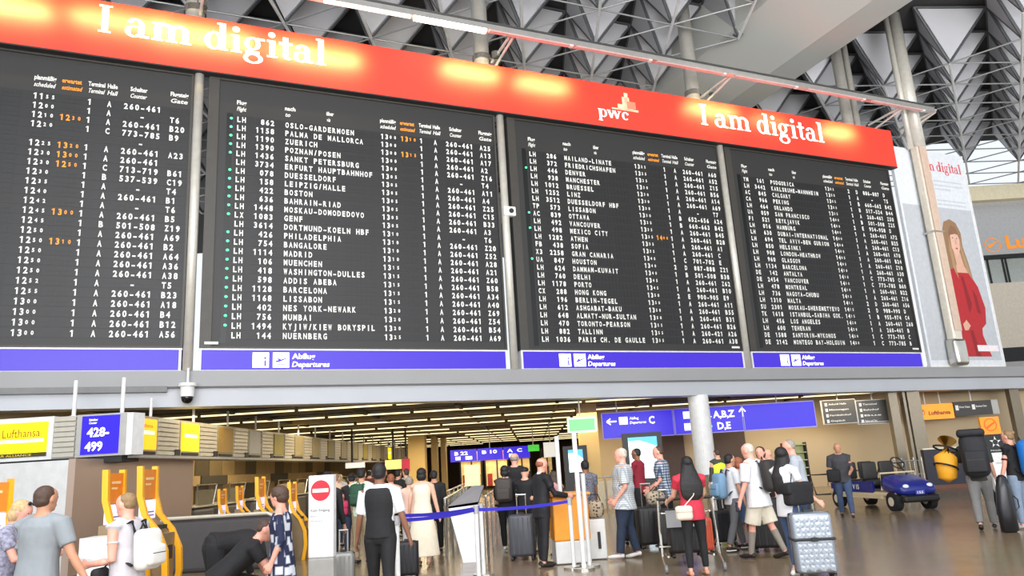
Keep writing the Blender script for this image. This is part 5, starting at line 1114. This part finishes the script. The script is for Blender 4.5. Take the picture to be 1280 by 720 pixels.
# --- 4/5 bending and crouching men
f=Fig('man in black bending far forward beside the dark counter',px(268,9.9,1.0),9.9,48,1.66,1.2,88,((6,14),(-2,14)),((8,4,14,5),(14,4,18,5)),(0,28),'fair').body()
f.shirt(blackc,1.7,-.02,1.5,name='jacket'); f.trousers(blackc,1.95); f.hair('black'); f.shoes(blackshoe)
f=Fig('crouching man in a black polo with red and white collar trim',px(272,8.8,.8),8.8,66,1.72,1.1,48,((84,116),(64,116)),((28,6,6,10),(34,6,8,10)),(6,12),'pink').body()
f.shirt(blackc,.6,-.03,1.2,name='polo_shirt'); f.trousers(blackc); f.hair('brown','crop'); f.shoes(blackshoe)
m=MB(); m.tube([f.neck+f.up*.012+f.sd*.055*math.cos(a)+f.fw*.055*math.sin(a) for a in [2*math.pi*i/14 for i in range(15)]],.009,6); m.build('collar_trim',f.root,mat('collar_red',(200,60,50),.6))
t_=thing('open_suitcase','brown open travel bag on the floor before the crouching man','bag',(px(338,8.9,.2)+.1,9.0,0),R(20)); m=MB(); m.rbox((0,0,.16),.55,.34,.3,.08); m.build('bag_body',t_,mat('bag_brown',(120,84,60),.7),smooth=True); m=MB(); m.tube([(-.15,0,.3),(-.1,0,.44),(.1,0,.44),(.15,0,.3)],.012,6); m.build('handle',t_,offblack)
# --- 6 patterned dress
f=Fig('woman in a navy and white patterned dress facing left',px(353,8.6,1.2),8.6,-100,1.56,1.06,2,((4,6),(-6,4)),((-6,6,30,10),(0,4,10,0)),(18,4),'pink',.011,sex='f').body()
f.skirt(checkmat('dress_navy_pattern',(206,210,220),(28,34,66),9,'block'),.28,.21,.19,sleeve=1.25); f.hair('brown','curly'); f.shoes(blackshoe)
# --- 7 waistcoat man
f=Fig('man in a black waistcoat and white shirt walking away in the centre',px(475,9.3,1.2),9.3,4,1.75,.98,0,((10,2),(-8,6)),((4,13,14,0),(2,15,12,0)),(0,0),'brown',.011).body()
f.shirt(whitec,.85,-.01,1.2,collar=True); 
m=MB(); h=f.H; T=f.T
def sc_(z,rx,ry): return (T(z),f.sd*(rx*h+.026),f.fw*(ry*h+.026))
m.loft([sc_(-.015,.094,.066),sc_(.05,.088,.062),sc_(.11,.08,.058),sc_(.17,.086,.06),sc_(.23,.096,.064),sc_(.27,.1,.06),sc_(.298,.088,.052),sc_(.312,.062,.044)],18); f.cloth(m,'waistcoat',blackc)
f.trousers(blackc); f.hair('black','short'); f.shoes(blackshoe)
hh=f.w(f.arms[0][2]+f.arms[0][3]*.08+V(.0,.02,0)); t_=thing('mobile_phone','small dark phone in the left hand of the waistcoat man','phone',hh); m=MB(); m.rbox((0,0,0),.012,.07,.14,.005); m.build('case',t_,black); m=MB(); m.box(-.008,-.006,-.03,.03,-.06,.06); m.build('glass_face',t_,mat('phone_glass',(60,60,90),.1))
# --- 8 cream dress
f=Fig('dark-haired woman in a long cream dress walking away',px(528,14.3,1.0),14.3,2,1.70,1.0,0,((8,2),(-6,6)),((8,10,14,0),(0,12,8,0)),(0,0),'fair',.013,sex='f').body()
f.skirt(mat('cloth_cream',(232,220,196),.85,0,.05,8,bump=.3),.17,.30,.24); f.hair('black','bob'); f.shoes(mat('shoe_sandal',(150,110,80),.6))
m=MB(); m.tube([f.T(.30,-.05,-.02),f.T(.18,.0,-.075),f.T(.30,.05,-.02)],.012,6); m.build('dress_strap',f.root,mat('cloth_cream',(232,220,196),.85))
# --- queue on the left, further back
def simple(label,pxx,Y,face,H,top,bot,hair,style='short',skin='fair',arms=None,legs=st,lean=0,sex='m',sleeve=.6,b=1.0,long=1.95,head=(0,0),shoe=None,hem=-.04,loose=1.1,zc=1.2,name='shirt',vox=.015):
    f=Fig(label,px(pxx,Y,zc),Y,face,H,b,lean,legs,arms or ((10,6,20,0),(6,6,14,0)),head,'fair' if skin is None else skin,vox,sex=sex).body()
    f.shirt(top,sleeve,hem,loose,name=name); f.trousers(bot,long); f.hair(hair,style); f.shoes(shoe or blackshoe); return f
f=simple('traveller in black standing just right of the no-entry totem',409,12.6,10,1.72,blackc,blackc,'black','short','tan',sleeve=1.9)
bag(f,f.T(.1,.05,-.16),.34,.22,.62,blackc,'tall black bag on the back of the traveller beside the totem','duffel_bag',[f.T(.25,.05,-.1),f.T(.31,.05,0),f.T(.2,.06,.1)],r=.09)
suitcase(px(429,11.6,.4),11.6,R(8),.33,.24,.5,mat('case_grey',(150,150,146),.35,.3),'light grey suitcase between the totem and the waistcoat man',.3)
f=simple('woman in a black vest with a pink bag in the left queue',440,16.5,-10,1.68,blackc,navy,'black','bun','fair',sex='f',sleeve=.3)
bag(f,f.T(.06,-.12,-.06),.26,.14,.3,mat('bag_magenta',(190,50,90),.6),'pink bag carried by the woman in the black vest','shoulder_bag',[f.T(.14,-.12,-.05),f.T(.3,-.07,0),f.T(.14,-.1,.06)])
f=simple('man in a pale green shirt with a dark green pack in the left queue',452,15.2,8,1.76,mat('cloth_pale_green',(200,216,190),.8,0,.05,10),mat('cloth_khaki2',(150,136,108),.85),'black','short','tan')
backpack(f,mat('pack_dark_green',(34,74,52),.7),'dark green backpack on the man in the pale green shirt',.28,.42,.16)
f=simple('bare-shouldered person in beige in the left queue',420,19,20,1.70,mat('cloth_beige',(206,178,146),.8),navy,'darkblond','short')
f=simple('man in a salmon beige shirt behind the waistcoat man',489,17,-15,1.62,mat('cloth_salmon',(206,166,136),.8),blackc,'red','short')
f=simple('dark-haired person in black half hidden by the waistcoat man',498,20.5,30,1.72,blackc,blackc,'black','short','tan')
f=simple('person in a grey patterned shirt left of the stone pillar',508,22,-50,1.74,checkmat('shirt_grey_check',(150,140,130),(196,190,180),14),navy,'brown','short')
f=simple('person in a pale pink blouse just left of the cream dress',512,15.6,-5,1.55,mat('cloth_pale_pink',(226,186,168),.8),mat('cloth_white_trouser',(200,198,200),.85),'grey','short',sex='f',sleeve=1.2)
f=simple('person in black hidden behind the right arm of the cream dress',543,16.4,0,1.64,blackc,blackc,'black','short','tan',sleeve=1.8)
f=simple('grey-haired passenger far back in the left queue',405,24,0,1.74,mat('cloth_teal',(120,150,160),.8),blackc,'grey','short')
f=simple('woman with blond hair far back in the left queue',425,26,0,1.70,whitec,blackc,'blond','bob',sex='f')
f=simple('man in dark clothes far back in the left queue',462,27,0,1.78,mat('cloth_darkred',(110,50,50),.8),blackc,'black','short')
suitcase(px(509,12.6,.4),12.6,R(4),.36,.24,.52,mat('case_black2',(30,30,34),.5),'black cabin case on the floor left of the cream dress',.0)
# --- group at the orange desk
f=simple('person in black with a grey backpack left of the group at the orange desk',632,15.7,6,1.66,blackc,blackc,'black','bob','fair',sleeve=1.9,legs=walk,shoe=whiteshoe,vox=.013)
backpack(f,mat('pack_charcoal',(66,60,56),.7),'charcoal backpack on the person in black near the glass barrier',.34,.46,.18)
f=simple('tall grey-haired man in a black jacket behind the charcoal backpack',645,16.6,12,1.90,blackc,blackc,'grey','balding','pink',sleeve=1.9)
f=simple('person in black with a dark cap behind the grey suitcase',657,15.2,20,1.60,blackc,blackc,'black','cap','fair',sleeve=1.9,arms=((10,6,30,0),(25,6,50,10)))
suitcase(px(653,14.3,.4),14.3,R(-8),.46,.30,.72,mat('case_anthracite',(82,84,90),.4,.2),'large anthracite suitcase before the group in black',.34)
f=Fig('balding man in a black suit standing at the orange desk, facing right',px(676,13.1,1.1),13.2,62,1.74,1.02,3,((2,2),(-3,4)),((20,6,60,15),(25,6,55,10)),(-4,6),'pink',.012).body()
f.shirt(mat('cloth_suit_black',(22,22,26),.7,0,.1,12,bump=.2),1.95,-.09,1.3,name='suit_jacket'); m=MB(); m.tube([f.T(.312),f.T(.338,0,.002)],[.042*f.H,.037*f.H],14); m.build('shirt_collar',f.root,whitec,smooth=True); f.trousers(mat('cloth_suit_black',(22,22,26),.7)); f.hair('red','balding'); f.shoes(blackshoe)
f=simple('girl with brown hair in a pink top behind the orange desk',696,14.6,-60,1.50,mat('cloth_pink',(226,166,170),.8),navy,'brown','long','fair',sex='f',head=(0,20),arms=((40,6,50,10),(40,6,50,10)))
f=simple('dark-haired man in a dark patterned shirt seen between the slim posts',733,15.4,-20,1.66,checkmat('shirt_dark_dots',(46,46,56),(120,120,130),30,'spots'),blackc,'black','short','brown')
# --- big plaid man
f=Fig('heavy man in a light grey checked shirt facing left',px(779,13.6,1.1),13.6,-82,1.82,1.28,-3,((10,2),(-7,6)),((-4,8,44,20),(0,10,46,20)),(0,2),'pink',.011).body()
f.shirt(checkmat('shirt_light_check',(150,158,164),(206,206,204),9),.85,-.09,1.7,wide=1.22); f.trousers(denimd,1.98,loose=1.6); f.hair('white','crop'); f.shoes(whiteshoe)
f.strap([f.T(.12,-.14,.03),f.T(.31,-.04,.02),f.T(.3,-.03,-.05),f.T(.1,.14,-.08)],.018,blackc)
f=Fig('man in a dark red polo shirt standing before the glowing display',px(799,17.6,1.2),17.6,-60,1.86,1.0,0,st,((24,8,50,20),(10,8,50,20)),(0,0),'brown',.014).body()
f.shirt(mat('cloth_dark_red',(140,30,48),.8,0,.08,12,bump=.2),.7,-.05,1.2,name='polo_shirt'); f.trousers(blackc); f.hair('black','crop'); f.shoes(blackshoe)
f=Fig('man in a blue and white plaid shirt facing left behind the red top',px(830,15.6,1.2),15.6,-75,1.86,1.06,3,((6,3),(-6,6)),((4,10,44,10),(8,10,50,10)),(0,4),'pink',.012).body()
f.shirt(checkmat('shirt_blue_plaid',(56,68,92),(178,188,200),6),.85,-.1,1.5); f.trousers(blackc); f.hair('brown','crop'); f.shoes(blackshoe)
suitcase(px(812,15.0,.5),15.0,R(6),.5,.34,.68,mat('case_black3',(36,34,34),.5),'large black suitcase left of the luggage trolley',.42,)
suitcase(px(789,15.6,.4),15.9,R(30),.4,.26,.6,mat('case_black4',(30,30,32),.5),'black suitcase between the checked-shirt man and the large black case',.3)
suitcase(px(833,14.6,.5),14.7,R(-6),.38,.28,.62,mat('case_black5',(40,38,38),.5),'black suitcase directly left of the trolley frame',.36)
t_=thing('leopard_bag','spotted bag on top of the large black suitcase','bag',(px(818,15,.9)+.02,15.0,.76)); m=MB(); m.rbox((0,0,.14),.36,.22,.26,.1); m.build('bag_body',t_,MATS['leopard'],smooth=True); m=MB(); m.tube([(-.1,0,.26),(0,0,.36),(.1,0,.26)],.012,6); m.build('handle',t_,offblack)
# --- trolley
tx=px(860,12.0,.5); t_=thing('luggage_trolley','chrome airport luggage trolley in front of the woman in the red top','trolley',(tx,12.0,0),R(-2))
for x in (-.42,.42):
    m=MB(); m.tube([(x,-.35,.08),(x,-.1,.2),(x,-.02,.55),(x*.96,-.0,1.02)],.018,8); m.build('side_frame',t_,steel)
    m=MB(); m.tube([(x*.8,-.1,.2),(x*.7,.75,.16)],.016,8); m.build('base_rail',t_,steel)
    m=MB(); m.cyl((x-.02,-.35,.06),(x+.02,-.35,.06),.06,12); m.build('wheel',t_,mat('wheel_grey',(120,120,124),.5))
m=MB(); m.tube([(-.42,.0,.42),(-.42,.3,.3),(.42,.3,.3),(.42,.0,.42)],.014,6); m.build('cross_frame',t_,steel)
m=MB(); m.cyl((0,.8,.06),(.03,.8,.06),.06,12); m.build('wheel',t_,mat('wheel_grey',(120,120,124),.5))
m=MB(); m.cyl((-.42,0,1.02),(.42,0,1.02),.022,8); m.build('push_bar',t_,offblack)
m=MB(); m.tube([(-.36,.0,.82),(-.36,.2,.8),(.36,.2,.8),(.36,.0,.82)],.01,6); m.build('basket',t_,steel)
m=MB(); m.box(-.3,.3,.05,.07,.6,.85); m.build('advert_plate',t_,mat('plate_grey',(150,150,152),.4))
suitcase(tx+.02,12.42,0,.52,.3,.66,mat('case_black6',(34,32,32),.5),'black suitcase standing on the luggage trolley',0).location.z=.12
suitcase(tx+.36,12.36,0,.16,.26,.5,mat('case_orange',(206,84,50),.5),'small orange-red case on the right side of the trolley',0).location.z=.14
# --- woman in the red top
f=Fig('woman in a red top with very long black hair seen from behind',px(864,11.3,1.0),11.3,-4,1.62,1.02,0,((-2,2,4),(4,4,4)),((30,8,40,0),(32,8,38,0)),(0,0),'fair',.011,sex='f').body()
f.shirt(mat('cloth_coral_red',(196,48,68),.8,0,.06,12,bump=.3),.5,-.07,1.2,name='blouse'); f.trousers(blackc,1.9,loose=.5); f.hair('black','verylong'); f.shoes(mat('shoe_tan',(196,140,110),.5))
bag(f,f.T(.0,-.1,-.1),.24,.1,.2,mat('bag_cream',(216,204,186),.6),'small cream shoulder bag of the woman in the red top','shoulder_bag',[f.T(.05,-.1,-.1),f.T(.14,.0,-.09),f.T(.3,.07,-.03),f.T(.26,.08,.05)],rz=-12)
# --- hi-vis worker
f=Fig('worker in a yellow high-visibility vest in the background',px(899,20.5,1.2),20.5,-20,1.76,1.0,0,st,((6,6,14,0),(6,6,14,0)),(0,0),'fair',.016).body()
f.shirt(mat('cloth_dark_olive',(70,70,60),.8),1.8); f.trousers(blackc); f.hair('brown','crop'); f.shoes(blackshoe)
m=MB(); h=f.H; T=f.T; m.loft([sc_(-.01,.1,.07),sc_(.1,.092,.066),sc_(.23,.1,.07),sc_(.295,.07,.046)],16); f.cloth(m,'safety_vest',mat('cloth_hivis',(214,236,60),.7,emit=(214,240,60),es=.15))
# --- boy with the blue backpack
f=Fig('boy in a white and red shirt with dark hair facing right',px(916,13.7,1.0),13.8,72,1.62,.94,2,((16,4),(-12,10)),((4,6,14,0),(4,6,14,0)),(0,4),'tan',.012).body()
f.shirt(whitec,.75,-.06,1.2,name='t_shirt'); f.trousers(mat('cloth_grey_trouser',(96,96,98),.85)); f.hair('black'); f.shoes(blackshoe,sole=white_paint)
f.strap([f.T(.3,.1,.0),f.T(.2,.14,.01)],.02,mat('trim_red',(170,50,50),.7),'shoulder_trim')
backpack(f,mat('pack_light_blue',(120,156,186),.7),'light blue backpack worn by the boy in white',.3,.44,.16,.14,strapm=navy)
suitcase(px(905,14.6,.4),14.7,R(14),.42,.26,.56,mat('case_black7',(32,32,36),.5),'black suitcase at the boy\'s feet',.2)
# --- woman in blue partly hidden
f=Fig('woman in a long blue denim dress hidden behind the white-shirted man',px(927,14.2,1.0),14.2,-30,1.55,1.15,0,st,((6,6,14,0),(6,6,14,0)),(0,4),'tan',.013,sex='f').body()
f.skirt(mat('cloth_denim_dress',(86,108,142),.85,0,.1,12,bump=.25),.42,.2,.18,sleeve=.9); f.hair('red','bob'); f.shoes(blackshoe)
# --- white shirt and shorts
f=Fig('elderly man in a white shirt, pale shorts and long grey socks walking left',px(947,12.6,1.0),12.6,-48,1.78,1.14,4,((14,4),(-14,10)),((4,12,16,0),(4,10,20,0)),(0,8),'pink',.011).body()
f.shirt(whitec,.9,-.09,1.8,wide=1.1); f.trousers(mat('cloth_pale_shorts',(214,206,186),.85,0,.06,10,bump=.25),.93,'shorts',2.6); f.hair('white','crop'); f.shoes(blackshoe,sock=(mat('sock_grey',(140,132,120),.9),.8))
backpack(f,mat('pack_dark_brown',(44,40,38),.7),'dark brown rucksack on the man in pale shorts',.34,.5,.2,.17)
hh=f.w(f.arms[0][2]+f.arms[0][3]*.1); t_=thing('wallet_phone','dark phone in a wallet held by the man in pale shorts','phone',hh,R(30)); m=MB(); m.rbox((0,0,0),.1,.02,.15,.008); m.build('case',t_,black); m=MB(); m.box(-.04,.04,-.013,-.011,-.05,.05); m.build('glass_face',t_,MATS['phone_glass'])
f=simple('woman in a pale beige blouse behind the rucksack',954,15.2,-150,1.72,mat('cloth_pale_beige',(206,190,172),.8),blackc,'brown','bob','pink',sex='f',sleeve=1.2)
f=simple('passenger with fair hair behind the black-haired woman',963,17.5,-120,1.68,mat('cloth_lilac_grey',(180,172,182),.8),navy,'blond','short','pink')
suitcase(px(962,13.4,.4),13.5,R(-12),.56,.36,.8,mat('case_black8',(30,30,30),.5),'tall black suitcase behind the bare legs of the man in shorts',.0)
# --- woman in white with black bag and silver suitcase
f=Fig('woman in a white top and blue jeans with long black hair facing right',px(984,10.8,1.0),10.8,60,1.66,.96,0,((8,2),(-8,6)),((12,6,16,0),(14,12,38,0)),(-24,0),'fair',.011,sex='f').body()
f.shirt(whitec,.5,-.08,1.2,name='top'); f.trousers(jeans,1.85,loose=.6); f.hair('black','straight'); f.shoes(whiteshoe)
bag(f,f.T(.105,.145,-.03),.16,.46,.3,blackc,'big black shoulder bag hanging beside the white top','shoulder_bag',[f.T(.17,.15,-.11),f.T(.3,.09,0),f.T(.17,.15,.03)],r=.05)
hh=f.w(f.arms[1][2]+f.arms[1][3]*.085)
sl=mat('case_silver',(160,168,178),.35,.6,.04,6); sxx=px(1014,10.6,.4)
suitcase(sxx,10.55,R(-6),.52,.3,.76,sl,'silver hard-shell suitcase with a faceted surface and a dark luggage belt',.32,True,True)
f=Fig('man in a light grey T-shirt facing left behind the black shoulder bag',px(1003,12.9,1.1),13.0,-74,1.80,1.1,6,((4,3),(-4,5)),((4,6,26,0),(6,8,30,0)),(0,6),'pink',.012).body()
f.shirt(mat('cloth_light_grey',(172,178,186),.85,0,.05,10,bump=.25),.8,-.07,1.5,name='t_shirt'); f.trousers(denimd); f.hair('grey','crop'); f.shoes(blackshoe)
# --- man by the golf cart
f=Fig('balding man in a dark grey shirt and jeans walking past the golf cart',px(1050,18.7,1.2),18.7,-160,1.72,1.06,0,((16,4),(-12,12)),((14,10,60,20),(-2,12,12,0)),(0,4),'tan',.013).body()
f.shirt(mat('cloth_dark_grey',(62,62,66),.8,0,.08,12,bump=.2),.8,-.06,1.3); f.trousers(jeans); f.hair('darkblond','balding'); f.shoes(blackshoe)
bag(f,f.T(.04,.1,.08),.3,.12,.3,blackc,'black messenger bag of the man by the golf cart','shoulder_bag',[f.T(.1,.1,.08),f.T(.31,-.06,.02),f.T(.3,-.06,-.04),f.T(.1,.1,-.06)])
# --- big backpack man
f=Fig('man in grey trousers with a huge black trekking pack walking away',px(1222,14.8,1.0),14.8,28,1.80,1.02,4,((-14,8),(12,6)),((30,14,50,0),(6,8,14,0)),(0,0),'fair',.012).body()
f.shirt(mat('cloth_olive_black',(54,56,52),.8),.9,-.05,1.2); f.trousers(mat('cloth_mid_grey',(128,126,124),.85,0,.06,12,bump=.2),1.95,loose=1.5); f.hair('black','cap'); f.shoes(blackshoe)
backpack(f,mat('pack_black',(32,32,36),.75,0,.15,12,bump=.2),'huge black trekking backpack with a top lid at the right',.44,.78,.32,.2,lid=True)
h_=f.w(f.T(.185,-.24,.05)); t_=thing('yellow_bag','yellow and black duffel bag held in front of the trekking pack man','bag',h_,R(40)); t_.scale=(1.25,1.25,1.25); T_=Matrix.Rotation(R(20),4,'Y')
m=MB(); m.tube([T_@V(0,0,-.34),T_@V(-.04,0,-.3),T_@V(-.09,0,0),T_@V(-.03,0,.3),T_@V(0,0,.34)],[.03,.13,.16,.13,.03],14); m.build('bag_body',t_,mat('bag_yellow',(240,170,40),.6),smooth=True)
for z in (-.14,.14): m=MB(); m.tube([T_@V(-.09+.165*math.cos(a),.165*math.sin(a),z+.03*math.sin(a)) for a in [2*math.pi*i/14 for i in range(15)]],.014,6); m.build('band',t_,black)
t_=thing('folded_pushchair','folded black pushchair leaning beside the white podium','pushchair',(px(1243,15.4,.5),15.4,0)); 
for a_,b_ in (((-.25,0,1.15),(.16,.1,.08)),((-.12,.12,1.0),(.2,0,.1)),((-.3,-.1,.9),(.05,0,.08))): m=MB(); m.cyl(a_,b_,.018,8); m.build('tube_frame',t_,offblack)
for p_ in ((.16,.1,.07),(.2,0,.07),(.0,-.1,.07)): m=MB(); m.cyl((p_[0]-.02,p_[1],p_[2]),(p_[0]+.02,p_[1],p_[2]),.07,14); m.build('wheel',t_,black)
m=MB(); m.tube([(-.16,.05,.95),(-.08,.0,.7),(.04,.0,.4),(.12,.05,.2)],[.05,.1,.11,.05],10,ry=.6); m.build('fabric_seat',t_,blackc,smooth=True)
# --- woman at the right edge
f=Fig('woman with pinned fair hair in a black T-shirt, cut by the right edge',px(1268,14.6,1.1),14.6,-28,1.74,1.0,0,st,((6,10,12,0),(6,10,12,0)),(-10,0),'pink',.012,sex='f').body()
f.shirt(blackc,.7,-.05,1.2,name='t_shirt'); f.trousers(mat('denim_pale',(130,146,166),.85,0,.1,12)); f.hair('darkblond','bun'); f.shoes(whiteshoe)
backpack(f,mat('pack_bright_blue',(20,110,190),.65,0,.08,10),'bright blue trekking backpack at the right edge',.36,.66,.26,.18,strapm=blackc)
t_=thing('instrument_case','long black instrument case standing beside the woman at the right edge','case',(px(1256,14.2,.5),14.2,0),R(10)); m=MB(); m.loft([((0,0,.0),V(.1,0,0),V(0,.08,0)),((0,0,.03),V(.16,0,0),V(0,.11,0)),((0,0,.4),V(.17,0,0),V(0,.12,0)),((.02,0,.75),V(.13,0,0),V(0,.1,0)),((.03,0,.95),V(.08,0,0),V(0,.07,0)),((.03,0,.99),V(.03,0,0),V(0,.03,0))],18); m.build('shell',t_,mat('case_gloss_black',(30,30,34),.3),smooth=True); m=MB(); m.tube([(.12,-.06,.35),(.2,-.08,.42),(.2,-.08,.55),(.14,-.06,.62)],.012,6); m.build('handle',t_,offblack)
# bake the voxel surfaces into plain meshes
dg=bpy.context.evaluated_depsgraph_get(); dg.update()
new=[(o,D.meshes.new_from_object(o.evaluated_get(dg))) for o in PEND]
for o,me in new:
    old=o.data; o.modifiers.clear(); o.data=me; me.name=old.name
    me.polygons.foreach_set('use_smooth',[True]*len(me.polygons))
    if old.users==0: D.meshes.remove(old)
print('people tris',sum(len(me.polygons) for _,me in new)*2)
